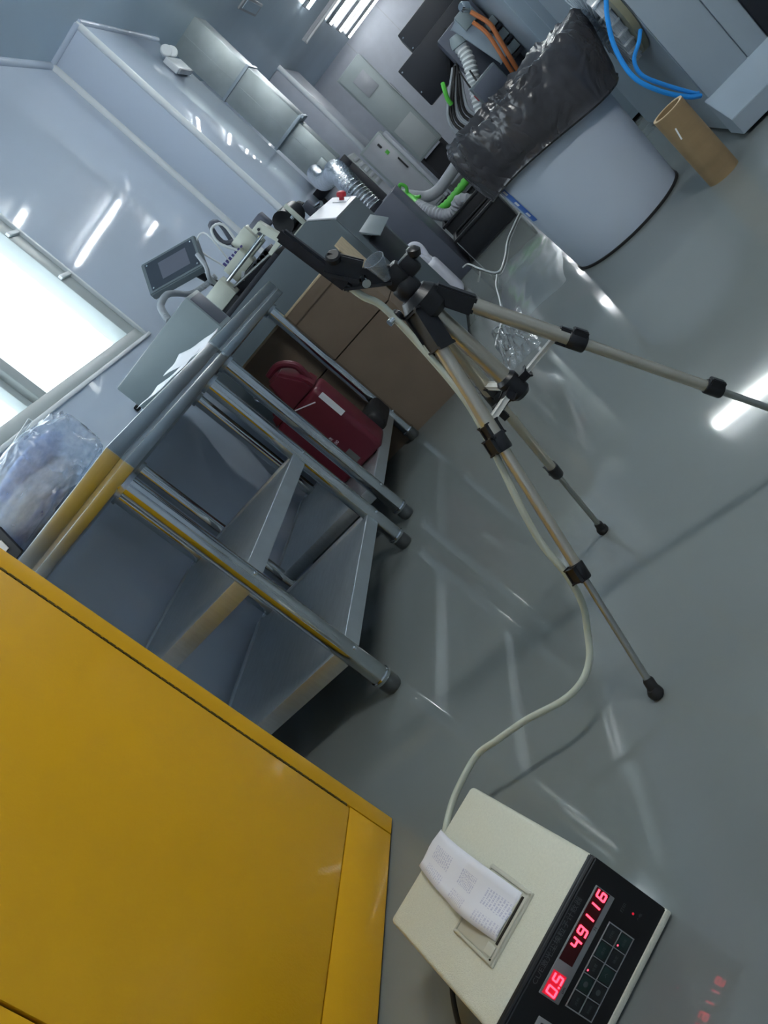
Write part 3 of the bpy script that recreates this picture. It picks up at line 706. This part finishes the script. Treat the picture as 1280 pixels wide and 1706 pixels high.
# clear bag with blue wrapped contents on the near end of the first table
bg_ = thing('plastic_bag', 'clear plastic bag of blue and white supplies beside the window', 'bag', (-1.16, 1.56, .80))
def lump(c, sx, sy, sz, pw, amp, seed, name, m_, sub=4, skew=0.0):
    m = MB(); bmesh.ops.create_icosphere(m.bm, subdivisions=sub, radius=1)
    for v in m.bm.verts:
        d = v.co.copy(); q = Vector([math.copysign(abs(t)**pw, t) for t in d])
        q.x += skew*max(0, q.z)*(.4+.6*q.x)
        fold = abs(noise.noise(d*3.3+Vector((seed, 0, 0)))) + .5*abs(noise.noise(d*8+Vector((0, seed, 0))))
        v.co = Vector(c) + Vector((q.x*sx, q.y*sy, q.z*sz))*(1 - amp*fold)
        v.co.z = max(v.co.z, .8014 + (.002 if name != 'bag_film' else 0))
    return m.out(name, m_, bg_, smooth=60)
lump((-1.195, 1.575, .878), .205, .13, .088, .55, .13, 1.0, 'bag_film', 'bag_haze', 5, .10)
lump((-1.215, 1.575, .856), .150, .095, .050, .7, .15, 4.0, 'white_wrap', 'cloth_white')
lump((-1.14, 1.60, .912), .10, .075, .030, .7, .15, 7.0, 'blue_wrap', 'bag_blue')
lump((-1.20, 1.515, .822), .115, .045, .018, .6, .10, 9.0, 'navy_pouch', 'bag_navy')
MB().tube([(-1.005, 1.545, .962), (-1.06, 1.52, .955), (-1.12, 1.49, .940), (-1.20, 1.46, .905)], .005, 8).out('rolled_seam', 'clear_plastic', bg_)
tg = thing('label_card', 'dark card with a white printed box leaning by the plastic bag', 'card', (-1.215, 1.45, .801))
MB().obox((-1.225, 1.43, .838), (1, 0, 0), (0, .3, .95), (0, -.95, .3), .03, .036, .003, .001).out('card', 'black_matte', tg)
MB().obox((-1.222, 1.4268, .842), (1, 0, 0), (0, .3, .95), (0, -.95, .3), .008, .012, .0008).out('white_box', 'paper', tg)
# small black fitting on the wall
wfit = thing('wall_fitting', 'small dark cable fitting on the wall above the table', 'fitting', (-1.5, 2.80, .865))
MB().box(-1.498, -1.470, 2.83, 2.88, .848, .878, .005).out('fitting_body', 'grey_metal', wfit)
MB().box(-1.498, -1.478, 2.775, 2.80, .865, .888, .004).out('fitting_clip', 'black_plastic', wfit)

# ------- grey control box on the second table
gb = thing('control_box', 'grey green steel box on the second table below the window', 'machine box', (-1.12, 2.56, .80))
MB().box(-1.33, -.925, 2.50, 2.63, .808, .950, .004).out('box_body', 'grey_light', gb)
for x in (-1.29, -.965):
    for y in (2.53, 2.60): MB().lathe([(.012, .8), (.012, .809)], (x, y, 0), seg=12).out('rubber_foot', 'black_rubber', gb)
MB().box(-.926, -.923, 2.515, 2.615, .822, .938, .001).out('dark_side', 'violet_grey', gb)  # thin sheet that makes the aisle side of the box darker
# ------- grey machine cabinet with sloping console
m2 = thing('machine_cabinet', 'grey machine cabinet with a white sloping console and red stop button', 'machine', (-1.0, 3.72, 0))
MB().prism([(-1.42, .03), (-.567, .03), (-.567, .755), (-.652, .838), (-1.42, .838)], 'y', 3.30, 4.14, .004).out('cabinet_body', 'grey_machine', m2)
MB().box(-1.40, -.60, 3.33, 4.11, 0, .032).out('plinth', 'black_matte', m2)
sl = Vector((-.652+.567, 0, .838-.755)).normalized(); nn = Vector((.083, 0, .085)).normalized()
cpn = MB().obox(Vector((-.6095, 3.72, .7965)) + nn*.0012, sl, (0, 1, 0), nn, .058, .415, .0025, .001).out('console_panel', 'panel_white', m2)
pbx = Vector((-.606, 3.98, .793)) + nn*.0045
MB().obox(pbx, sl, (0, 1, 0), nn, .030, .10, .0015, .001).out('button_plate', 'panel_white', cpn)
MB().lathe([(.012, 0), (.012, .012), (.021, .014), (.024, .022), (.022, .034), (.012, .040)], pbx + nn*.001, nn, seg=20).out('stop_button', 'red_button', cpn)
ch = MB(); ch.prism([(-.567, .655), (-.520, .585), (-.520, .580), (-.567, .640)], 'y', 3.44, 4.02); ch.out('chute_lip', 'grey_light', m2)
MB().box(-.570, -.563, 3.42, 4.06, .36, .60, .002).out('chute_opening', 'black_matte', m2)
# motor and sensors on the deck
mo = thing('drive_motor', 'round black motor with a cream bracket on the machine deck', 'motor', (-.76, 3.62, .838))
MB().box(-.79, -.73, 3.585, 3.655, .838, .868, .003).out('motor_foot', 'black_plastic', mo)
MB().cyl((-.775, 3.56, .917), (-.735, 3.68, .912), .050, seg=28).out('motor_body', 'black_plastic', mo)
MB().box(-.722, -.704, 3.535, 3.560, .838, .955, .003).out('bracket', 'block_cream', mo)
MB().box(-.80, -.722, 3.540, 3.556, .838, .852, .002).out('bracket_base', 'block_cream', mo)
MB().cyl((-.735, 3.546, .90), (-.705, 3.546, .90), .01, seg=12).out('shaft', 'chrome', mo)
sn = thing('sensor_head', 'small dark sensor block beside the motor', 'sensor', (-.675, 3.72, .838))
MB().box(-.705, -.660, 3.69, 3.75, .838, .905, .006).out('sensor_body', 'violet_grey', sn)
MB().cyl((-.66, 3.70, .86), (-.625, 3.675, .85), .011, seg=12).out('lens_tube', 'chrome', sn)
MB().tube([(-.69, 3.72, .90), (-.72, 3.80, .93), (-.78, 3.92, .92), (-.8, 4.0, .845)], .012, 8).out('sensor_cable', 'black_rubber', sn)
# slide unit with chrome rods
gu = thing('slide_unit', 'cream slide unit with two chrome rods on the grey machine deck', 'machine unit', (-.96, 3.42, .838))
MB().box(-1.25, -.84, 3.345, 3.62, .838, .862, .003).out('base_plate', 'black_matte', gu)
MB().box(-1.24, -.885, 3.46, 3.60, .862, .905, .003).out('base_block', 'black_matte', gu)
MB().box(-1.188, -1.086, 3.37, 3.44, .880, .968, .004).out('end_block', 'block_cream', gu)
MB().box(-1.180, -1.094, 3.38, 3.43, .862, .881).out('block_foot', 'black_plastic', gu)
MB().cyl((-1.087, 3.400, .940), (-.828, 3.400, .940), .0085, seg=16).out('rod', 'chrome', gu)
MB().cyl((-1.087, 3.405, .905), (-.85, 3.405, .868), .0065, seg=12).out('rod', 'grey_tube', gu)
MB().prism([(-.845, .985), (-.800, .985), (-.775, .862), (-.870, .862), (-.870, .880), (-.812, .884), (-.828, .960), (-.845, .960)], 'y', 3.375, 3.425, .002).out('bracket', 'block_cream', gu)
MB().cyl((-.822, 3.372, .965), (-.822, 3.374, .965), .006, seg=12).out('bracket_hole', 'black_matte', gu)
MB().box(-.86, -.79, 3.45, 3.52, .945, 1.010, .005).out('sensor_box', 'violet_grey', gu)
MB().box(-1.08, -.965, 3.47, 3.55, .910, .985, .004).out('valve_block', 'block_cream', gu)
MB().box(-.985, -.890, 3.52, 3.60, .930, 1.030, .004).out('valve_block', 'block_cream', gu)
for k in range(7):
    x = -1.065 + k*.018
    MB().cyl((x, 3.50, .984), (x, 3.50, 1.004-.002*k), .006, seg=8).out('pneumatic_fitting', 'purple_clip', gu)
for k in range(4):
    MB().cyl((-.97+k*.024, 3.46, .89), (-.97+k*.024, 3.50, .89), .011, seg=12).out('roller', ('chrome', 'black_plastic')[k % 2], gu)
MB().cyl((-1.05, 3.45, .895), (-1.02, 3.45, .915), .008, seg=10).out('white_fitting', 'paper', gu)
MB().sphere((-.858, 3.435, .948), .006, 8).out('amber_lamp', 'amber', gu)
MB().tube([(-.968, 3.53, 1.0), (-.943, 3.52, 1.10), (-.985, 3.5, 1.125), (-1.01, 3.5, 1.07), (-.98, 3.5, .99)], .006, 8).out('air_loop', 'cable_white', gu)
MB().tube([(-1.0, 3.55, .985), (-.955, 3.54, 1.11), (-.985, 3.53, 1.14), (-1.005, 3.53, 1.06), (-.96, 3.54, 1.02)], .011, 8).out('cable_loop', 'violet_grey', gu)
MB().tube([(-1.04, 3.5, .985), (-1.015, 3.5, 1.127), (-1.055, 3.5, 1.148), (-1.09, 3.5, 1.11), (-1.07, 3.5, .985)], .0038, 8).out('air_loop', 'cable_white', gu)
# operator panel on its arm
hm = thing('operator_panel', 'dark tilted operator panel with a screen above the grey machine', 'control panel', (-1.20, 3.46, .838))
c = Vector((-1.205, 3.45, 1.145)); axx = Vector((.93, .10, -.36)).normalized(); nz_ = Vector((.25, -.72, .62)); nz_ = (nz_ - axx*nz_.dot(axx)).normalized(); ayy = nz_.cross(axx)
MB().obox(c, axx, ayy, nz_, .135, .085, .022, .005).out('panel_case', 'grey_machine', hm)
scr = MB().obox(c+nz_*.0225, axx, ayy, nz_, .118, .070, .0012, .0005).out('front_plate', 'smoked_glass', hm)
MB().obox(c+nz_*.0240+axx*.012, axx, ayy, nz_, .068, .044, .0006).out('screen', 'violet_grey', scr)
for a_, b_ in ((-.108, .06), (-.108, -.06), (.108, .06), (.108, -.06)):
    MB().lathe([(.004, 0), (.004, .001), (.002, .0018)], c+nz_*.0235+axx*a_+ayy*b_, nz_, seg=10).out('corner_screw', 'chrome', scr)
MB().tube([(-1.18, 3.47, 1.13), (-1.18, 3.56, 1.0), (-1.19, 3.645, .92), (-1.19, 3.645, .8382)], .017, 12).out('panel_arm', 'black_matte', hm)
MB().tube([(-1.079, 3.40, 1.10), (-1.085, 3.37, 1.04), (-1.11, 3.36, 1.0), (-1.14, 3.45, .96), (-1.16, 3.50, .908)], .010, 8).out('panel_cable', 'cable_grey', hm)
tag(MB().tube([(-1.10, 3.41, .99), (-1.16, 3.40, 1.0), (-1.224, 3.38, 1.024), (-1.195, 3.2, 1.050), (-1.150, 3.0, 1.055), (-1.115, 2.8, 1.03), (-1.06, 2.62, .99), (-1.05, 2.57, .953)], .012, 10, 5, ribs=170, rib=.0012).out('corrugated_conduit', 'cable_grey'),
    'thin grey corrugated conduit arching onto the grey green box', 'conduit')

# ================================================================== DUCTS
dt = thing('air_duct', 'galvanised rectangular air duct dropping beside the column', 'duct', (-1.07, 8.0, 1.13))
DX0, DX1, DY0, DY1 = -1.245, -.905, 7.81, 8.16
for z0, z1, s in ((2.185, ZC, 0), (1.60, 2.165, 0), (1.135, 1.58, .045)):
    seg_ = MB().box(DX0, DX1-s, DY0+s, DY1, z0, z1, .003).out('duct_section', 'galvanised', dt)
    MB().box((DX0+DX1)/2-.003, (DX0+DX1)/2+.003, DY0+s-.003, DY0+s+.001, z0, z1).out('fold_seam', 'galvanised', seg_)
for z in (2.175, 1.59):
    MB().box(DX0-.012, DX1+.012, DY0-.014, DY1+.01, z-.014, z+.014, .002).out('flange', 'grey_metal', dt)
MB().box(DX1+.002, DX1+.03, DY0-.015, DY0+.10, 1.56, 1.585, .003).out('duct_clip', 'grey_metal', dt)
MB().box(DX0+.10, DX1-.12, DY0-.01, DY0+.05, 1.14, 1.24, .004).out('outlet_collar', 'galvanised', dt)
tag(MB().tube([(-1.16, 7.80, 1.20), (-1.10, 7.3, 1.165), (-1.03, 6.85, 1.11), (-.93, 6.2, 1.02), (-.80, 5.75, .975), (-.715, 5.38, .965), (-.682, 5.18, .925), (-.672, 5.06, .84), (-.672, 5.02, .74), (-.672, 5.0, .64)], .062, 20, 6, ribs=46, rib=.0045).out('foil_duct', 'foil'),
    'silver foil flexible duct bending down into the dark box', 'duct')
# emergency lamp on the column
el = thing('emergency_lamp', 'twin head emergency lamp high on the column', 'emergency lamp', (CX, 6.9, 2.40))
MB().box(CX, CX+.05, 6.72, 7.08, 2.345, 2.47, .010).out('lamp_body', 'white_trim', el)
MB().box(CX+.01, CX+.052, 6.74, 7.06, 2.335, 2.352, .003).out('lamp_foot', 'lamp_housing', el)
for y in (6.84, 6.98):
    MB().lathe([(.018, 0), (.042, .02), (.045, .05), (.038, .056)], (CX+.04, y, 2.515), (.55, -.75, -.1), seg=18).out('lamp_head', 'white_trim', el)
    MB().cyl((CX+.03, y, 2.465), (CX+.035, y, 2.51), .008, seg=8).out('lamp_neck', 'lamp_housing', el)

# ================================================================== FAR MACHINES ON THE LEFT
vb = thing('dark_filter_box', 'dark violet grey box that the silver foil duct enters', 'machine', (-.67, 5.1, 0))
MB().box(-.90, -.515, 4.88, 5.35, .0, .63, .005).out('box_body', 'violet_grey', vb)
MB().lathe([(.070, .625), (.070, .655), (.055, .655), (.055, .632)], (-.672, 5.0, 0), seg=24).out('duct_collar', 'black_matte', vb)
bf = thing('black_frame_cabinet', 'machine cabinet with thick black front frame and vented pale side', 'machine', (-1.0, 7.3, 0))
MB().box(-1.215, -.795, 6.99, 7.70, 0, 1.045, .004).out('cabinet_body', 'cabinet_panel', bf)
fr = [(-1.225, -.780, .970, 1.060), (-1.225, -.780, .0, .08), (-1.225, -1.14, .08, .970), (-.865, -.780, .08, .970)]
for x0, x1, z0, z1 in fr: MB().box(x0, x1, 6.945, 7.0, z0, z1, .004).out('frame_bar', 'black_matte', bf)
MB().box(-1.138, -.867, 6.98, 6.99, .082, .968).out('front_window', 'panel_white', bf)
vp = MB().box(-.796, -.791, 7.14, 7.66, .70, 1.03, .001).out('vent_panel', 'cabinet_grille', bf)
for k in range(5): MB().box(-.792, -.787, 7.20, 7.60, .725+k*.06, .755+k*.06, .001).out('vent_slot', 'lamp_housing', vp)
ec = thing('handle_cabinet', 'pale grey metal cabinet with a recessed handle and green sign', 'cabinet', (-.83, 10.25, 0))
MB().box(-1.01, -.685, 10.03, 10.5, .03, 1.075, .006).out('cabinet_body', 'cabinet_grey', ec)
dr = MB().box(-.985, -.700, 10.012, 10.032, .06, 1.05, .004).out('cabinet_door', 'cabinet_panel', ec)
MB().tube([(-.735, 10.015, .72), (-.735, 9.985, .72), (-.735, 9.985, .575), (-.735, 10.015, .575)], .010, 8, 1).out('door_handle', 'black_plastic', dr)
MB().box(-.80, -.775, 10.006, 10.014, .93, .99).out('door_lock', 'black_plastic', dr)
MB().box(-.795, -.755, 10.008, 10.013, .83, .875).out('green_sign', 'hose_green', dr)
MB().box(-.683, -.64, 10.04, 10.4, .03, 1.02, .006).out('side_channel', 'far_wall', ec)
MB().box(-1.0, -.65, 10.05, 10.48, 0, .035).out('plinth', 'black_matte', ec)
bc = thing('tall_cabinet', 'tall grey cabinet on a dark stand with a window panel and grille', 'cabinet', (-.52, 12.3, 0))
MB().box(-.735, -.305, 12.02, 12.6, .455, 1.95, .008).out('cabinet_body', 'cabinet_grey', bc)
MB().box(-.715, -.325, 12.0, 12.022, .475, 1.93, .004).out('cabinet_door', 'cabinet_grey', bc)
MB().box(-.60, -.40, 11.992, 12.002, 1.50, 1.78, .002).out('sight_window', 'cabinet_panel', bc)
MB().box(-.68, -.35, 11.992, 12.002, .50, .98, .002).out('grille', 'cabinet_grille', bc)
MB().box(-.30, -.285, 12.0, 12.3, 1.2, 1.42, .002).out('side_handle', 'lamp_housing', bc)
for x in (-.72, -.36):
    for y in (12.05, 12.52): MB().box(x, x+.045, y, y+.045, 0, .456).out('stand_leg', 'black_matte', bc)
MB().box(-.73, -.31, 12.3, 12.33, .08, .42).out('stand_panel', 'black_matte', bc)
# black trays with grey hoses
def tray(label, x0, x1, y0, y1, z0, z1):
    t = thing('black_tray', label, 'tray', ((x0+x1)/2, (y0+y1)/2, z0), 0, 'black plastic trays by the bin')
    w = .012
    MB().box(x0, x1, y0, y1, z0, z0+w).out('tray_floor', 'tray_black', t)
    for a in ((x0, x1, y0, y0+w), (x0, x1, y1-w, y1), (x0, x0+w, y0+w, y1-w), (x1-w, x1, y0+w, y1-w)):
        MB().box(*a, z0+w, z1, .002).out('tray_wall', 'tray_black', t)
    for a in ((x0-.012, x1+.012, y0-.012, y0+w), (x0-.012, x1+.012, y1-w, y1+.012), (x0-.012, x0+w, y0, y1), (x1-w, x1+.012, y0, y1)):
        MB().box(*a, z1-.012, z1+.006, .003).out('tray_lip', 'tray_black', t)
tray('long black plastic tray on the floor between the tripod head and the bin', -.475, -.135, 4.98, 5.28, 0, .165)
tray('black plastic crate behind the long tray beside the violet grey box', -.50, -.20, 5.36, 5.80, 0, .235)
tag(MB().tube([(-.604, 5.95, .47), (-.557, 5.75, .43), (-.51, 5.62, .34), (-.46, 5.56, .26), (-.40, 5.52, .235), (-.34, 5.50, .26), (-.30, 5.48, .235), (-.27, 5.48, .17), (-.262, 5.5, .08)], .040, 14, 5, ribs=40, rib=.003).out('grey_hose', 'hose_grey'), 'thick grey ribbed hose drooping into the black crate', 'hose', 'grey hoses by the black trays')
tag(MB().tube([(-.62, 6.05, .56), (-.57, 6.0, .50), (-.50, 6.0, .41), (-.41, 6.0, .375), (-.27, 6.0, .385), (-.10, 6.0, .41), (.05, 6.0, .42)], .040, 14, 5).out('grey_hose', 'hose_grey'), 'thick smooth grey hose running behind the bin liner', 'hose', 'grey hoses by the black trays')
tag(MB().tube([(-.60, 5.98, .555), (-.565, 5.85, .51), (-.545, 5.72, .43), (-.507, 5.64, .33), (-.42, 5.6, .300), (-.315, 5.6, .298), (-.22, 5.6, .305), (-.12, 5.6, .32)], .026, 12, 5, ribs=30, rib=.0025).out('green_hose', 'hose_green'), 'bright green hose bent over the black crate', 'hose')
tag(MB().tube([(-.575, 5.86, .58), (-.545, 5.84, .60), (-.53, 5.84, .56), (-.555, 5.84, .52), (-.53, 5.80, .47), (-.505, 5.78, .45)], .012, 8, 5).out('green_strap', 'hose_green'), 'thin green strap knotted round the bright green hose', 'strap')
# white container beside the machine
wj = thing('white_jug', 'white plastic jug with a moulded handle behind the tripod head', 'jug', (-.64, 4.55, 0))
MB().box(-.735, -.572, 4.47, 4.63, 0, .25, .03, 3).out('jug_body', 'jug_white', wj)
MB().prism([(-.725, .235), (-.582, .235), (-.592, .290), (-.625, .345), (-.66, .350), (-.72, .29)], 'y', 4.49, 4.61, .014).out('jug_shoulder', 'jug_white', wj)
MB().tube([(-.60, 4.55, .26), (-.585, 4.55, .335), (-.605, 4.55, .372), (-.645, 4.55, .375), (-.672, 4.55, .35)], .016, 10).out('jug_handle', 'jug_white', wj)
MB().lathe([(.022, 0), (.024, .002), (.024, .028), (.020, .030)], (-.690, 4.55, .325), (-.3, 0, .95), seg=16).out('jug_cap', 'jug_white', wj)
# white cable on the floor
tag(MB().tube([(-.53, 4.75, .06), (-.50, 4.78, .045), (-.46, 4.62, .008), (-.363, 4.109, .006), (-.302, 4.233, .006), (-.248, 4.56, .006), (-.17, 4.79, .006), (-.11, 4.93, .006)], .005, 8, 5).out('floor_cable', 'cable_white'), 'thin white cable curving over the floor toward the bin', 'cable')
tag(MB().tube([(-.37, 4.08, .005), (-.391, 3.9, .005), (-.394, 3.583, .005), (-.407, 3.288, .005), (-.448, 3.122, .005), (-.465, 3.036, .005)], .0035, 8, 5).out('floor_cable', 'cable_white'), 'thin white cable lying along the floor behind the crumpled film', 'cable')
# crumpled clear film on the floor
def film(label, outline_c, sx, sy, rot, amp, seed, n=26):
    m = MB(); V = []; R = Matrix.Rotation(rot, 3, 'Z')
    for i in range(n+1):
        row = []
        for j in range(n+1):
            u, v = i/n*2-1, j/n*2-1
            k = 1 + .12*noise.noise(Vector((u*2, v*2, seed)))
            p = R @ Vector((u*sx*k, v*sy*k, 0)) + Vector((*outline_c, 0))
            ed = max(0, 1-max(abs(u), abs(v))**3)
            h = abs(noise.noise(Vector((u*3.2, v*3.2, seed+2))))*amp*ed + abs(noise.noise(Vector((u*8, v*8, seed+5))))*amp*.5*ed
            p.z = .0012 + h
            row.append(m.bm.verts.new(p))
        V.append(row)
    for i in range(n):
        for j in range(n): m.bm.faces.new((V[i][j], V[i+1][j], V[i+1][j+1], V[i][j+1]))
    return tag(m.out('plastic_film', 'clear_film', smooth=40), label, 'plastic film', 'clear film on the floor')
film('crumpled clear plastic film heaped on the floor behind the tripod', (-.385, 2.95), .075, .33, .05, .05, 1.0)
film('flat clear plastic sheet spread on the floor in front of the white bin', (-.22, 3.55), .17, .55, -.12, .0025, 4.0)

# ================================================================== RIGHT SIDE MACHINES
rm = thing('steel_machine', 'large grey steel machine with a low step box at the right edge', 'machine', (1.0, 3.2, 0))
MB().box(.530, 1.5, 2.755, 3.9, .012, 1.35, .004).out('machine_body', 'grey_metal', rm)
MB().box(.545, 1.48, 2.77, 3.88, 0, .014).out('plinth', 'black_matte', rm)
MB().box(.533, .672, 2.748, 2.757, .02, 1.34, .002).out('front_panel', 'grey_metal', rm)
MB().box(.675, .742, 2.748, 2.757, .02, 1.34, .002).out('front_panel', 'grey_metal', rm)
MB().box(.745, 1.48, 2.742, 2.757, .13, 1.34, .002).out('dark_door', 'black_matte', rm)
MB().prism([(2.752, .012), (2.635, .012), (2.635, .068), (2.752, .140)], 'x', .520, 1.1, .0015).out('step_box', 'grey_metal', rm)
rl = thing('clear_reel', 'clear ribbed plastic reel hanging on the side of the steel machine', 'reel', (.50, 2.955, .505))
RC = Vector((.503, 2.955, .505)); RA = Vector((1, 0, 0))
MB().lathe([(.142, -.030), (.152, -.030), (.152, .002), (.142, .002)], RC, RA, 40, True).out('reel_rim', 'reel_plastic', rl)
MB().lathe([(.050, -.012), (.146, -.012), (.146, -.008), (.050, -.008)], RC, RA, 40, True).out('reel_disc', 'reel_plastic', rl)
rb = MB().box(-.032, .004, -.0035, .0035, .075, .163, .001).mesh('rib', 'reel_plastic')
for k in range(26):
    o = link('rib', rb, rl, RC - rl.location, (k*2*math.pi/26, 0, 0))
MB().lathe([(.095, .004), (.150, .004), (.150, .024), (.095, .024)], RC + Vector((0, -.06, 0)), RA, 40, True).out('backing_ring', 'olive_ring', rl)
MB().lathe([(.040, .0), (.052, .0), (.052, .025), (.040, .025)], RC, RA, 24, True).out('reel_hub', 'grey_metal', rl)
tag(MB().tube([(.525, 2.735, .66), (.512, 2.735, .576), (.472, 2.735, .517), (.434, 2.72, .445), (.417, 2.70, .353), (.444, 2.70, .267), (.490, 2.715, .192), (.520, 2.735, .163)], .0072, 10, 6).out('blue_air_hose', 'hose_blue'), 'outer bright blue air hose hanging over the clear reel', 'hose', 'blue air hoses')
tag(MB().tube([(.520, 2.77, .42), (.493, 2.745, .403), (.452, 2.73, .38), (.441, 2.728, .333), (.470, 2.728, .261), (.512, 2.738, .182), (.522, 2.745, .172)], .0062, 10, 6).out('blue_air_hose', 'hose_blue'), 'inner bright blue air hose looping back to the machine side', 'hose', 'blue air hoses')
# grey machine body behind the bin
g5 = thing('grey_enclosure', 'smooth grey machine enclosure behind the bin liner', 'machine', (.9, 4.6, 0))
MB().box(.470, 1.45, 4.2, 5.2, .02, 1.3, .006).out('enclosure_body', 'grey_metal', g5)
MB().box(.53, 1.43, 4.192, 4.202, .05, 1.28, .003).out('enclosure_door', 'grey_metal', g5)
MB().box(.5, 1.4, 4.25, 5.1, 0, .022).out('plinth', 'black_matte', g5)
# open machine frame with shelves and cables
g6 = thing('open_machine', 'open dark machine frame with grey plates and shelves beside the enclosure', 'machine', (.36, 5.0, 0))
MB().box(.20, .46, 5.10, 5.5, 0, .95, .004).out('back_box', 'violet_grey', g6)
for z in (.58, .66, .74): MB().box(.405, .468, 4.85, 5.12, z, z+.018, .002).out('shelf_plate', 'black_matte', g6)
for z in (.605, .685, .765): MB().box(.415, .465, 4.86, 5.10, z, z+.045, .003).out('module', 'grey_light', g6)
MB().obox((.36, 4.98, .78), (.2, 0, -.98), (.98, 0, .2), (0, 1, 0), .16, .045, .012, .004).out('metal_plate', 'grey_metal', g6)
MB().box(.33, .43, 4.95, 5.10, .86, .95, .004).out('valve_body', 'grey_light', g6)
MB().lathe([(.022, 0), (.026, .004), (.026, .04), (.018, .05)], (.41, 4.92, .93), (-.4, -.5, .4), seg=14).out('connector', 'chrome', g6)
MB().box(.14, .30, 4.60, 4.88, .0, .66, .004).out('lower_box', 'grey_machine', g6)
MB().box(.145, .295, 4.592, 4.602, .54, .65, .002).out('lower_cover', 'violet_grey', g6)
be = thing('black_enclosure', 'big black machine enclosure raised behind the bin', 'machine', (.5, 5.9, 0))
MB().box(.085, .95, 5.62, 6.2, .775, 1.175, .006).out('upper_case', 'black_matte', be)
MB().box(-.055, .95, 5.60, 6.18, .765, 1.045, .006).out('lower_case', 'black_matte', be)
for x, z in ((.10, 1.14), (.10, 1.06), (-.04, 1.02), (-.04, .86)): MB().lathe([(.006, 0), (.006, .002), (.003, .004)], (x, 5.60 if z < 1.05 else 5.62, z), (0, -1, 0), seg=8).out('screw', 'chrome', be)
MB().box(.45, .9, 5.7, 6.1, 0, .77, .004).out('pedestal', 'grey_machine', be)
MB().bar((.30, 5.57, .98), (.14, 5.57, .80), .022, .016, .003).out('cover_rib', 'black_plastic', be)
tag(MB().tube([(.262, 5.0, .84), (.243, 4.98, .762), (.185, 4.96, .657), (.12, 4.94, .551), (.09, 4.92, .44)], .036, 14, 5, ribs=44, rib=.0035).out('ribbed_hose', 'cable_white'), 'pale ribbed hose hanging down behind the bin liner', 'hose')
cl = thing('hose_clamp', 'pale clamp at the top of the ribbed hose', 'clamp', (.262, 5.0, .845))
MB().lathe([(.040, 0), (.046, .004), (.044, .03), (.030, .06)], (.262, 5.0, .838), (.25, .05, .95), seg=18).out('clamp_ring', 'grey_light', cl)
tag(MB().tube([(.40, 4.85, .90), (.424, 4.83, .795), (.411, 4.82, .72), (.39, 4.82, .62), (.37, 4.83, .52)], .012, 10, 5).out('orange_cable', 'hose_orange'), 'right hand orange cable curving down inside the open machine', 'cable', 'orange cables')
tag(MB().tube([(.375, 4.85, .86), (.385, 4.83, .78), (.375, 4.82, .70), (.355, 4.82, .60), (.34, 4.83, .50)], .011, 10, 5).out('orange_cable', 'hose_orange'), 'left hand orange cable curving down inside the open machine', 'cable', 'orange cables')
for i in range(7):
    dx = i*.022; w = .012*math.sin(i*2.1)
    tag(MB().tube([(.17+dx*.3, 5.22+w, .80), (.075+dx*.7, 5.20+w, .735), (-.02+dx, 5.18+w, .66), (-.055+dx, 5.16, .58), (-.02+dx, 5.14, .46), (.02+dx, 5.14, .30)], .009, 8, 4).out('machine_cable', 'black_rubber' if i % 3 else 'cable_grey'),
        '%s cable from the left in the dark bundle below the black enclosure' % ('first', 'second', 'third', 'fourth', 'fifth', 'sixth', 'seventh')[i], 'cable', 'bundled dark machine cables')
tag(MB().tube([(.075, 5.15, .79), (.055, 5.13, .755), (.035, 5.13, .715), (.03, 5.14, .68)], .013, 8, 4).out('green_cable', 'hose_green'), 'green cable end among the dark cables under the black enclosure', 'cable')
for x, z in ((.14, .56), (.10, .60)):
    o = thing('red_connector', 'small red plug hanging %s the pale ribbed hose' % ('right of' if x > .12 else 'left of'), 'plug', (x+.05, 4.86, z))
    MB().box(x+.035, x+.065, 4.84, 4.88, z-.02, z+.02, .004).out('plug_body', 'red_button', o)
    MB().tube([(x+.05, 4.86, z+.018), (x+.055, 4.87, z+.08), (x+.07, 4.9, z+.16)], .005, 6).out('plug_cable', 'black_rubber', o)
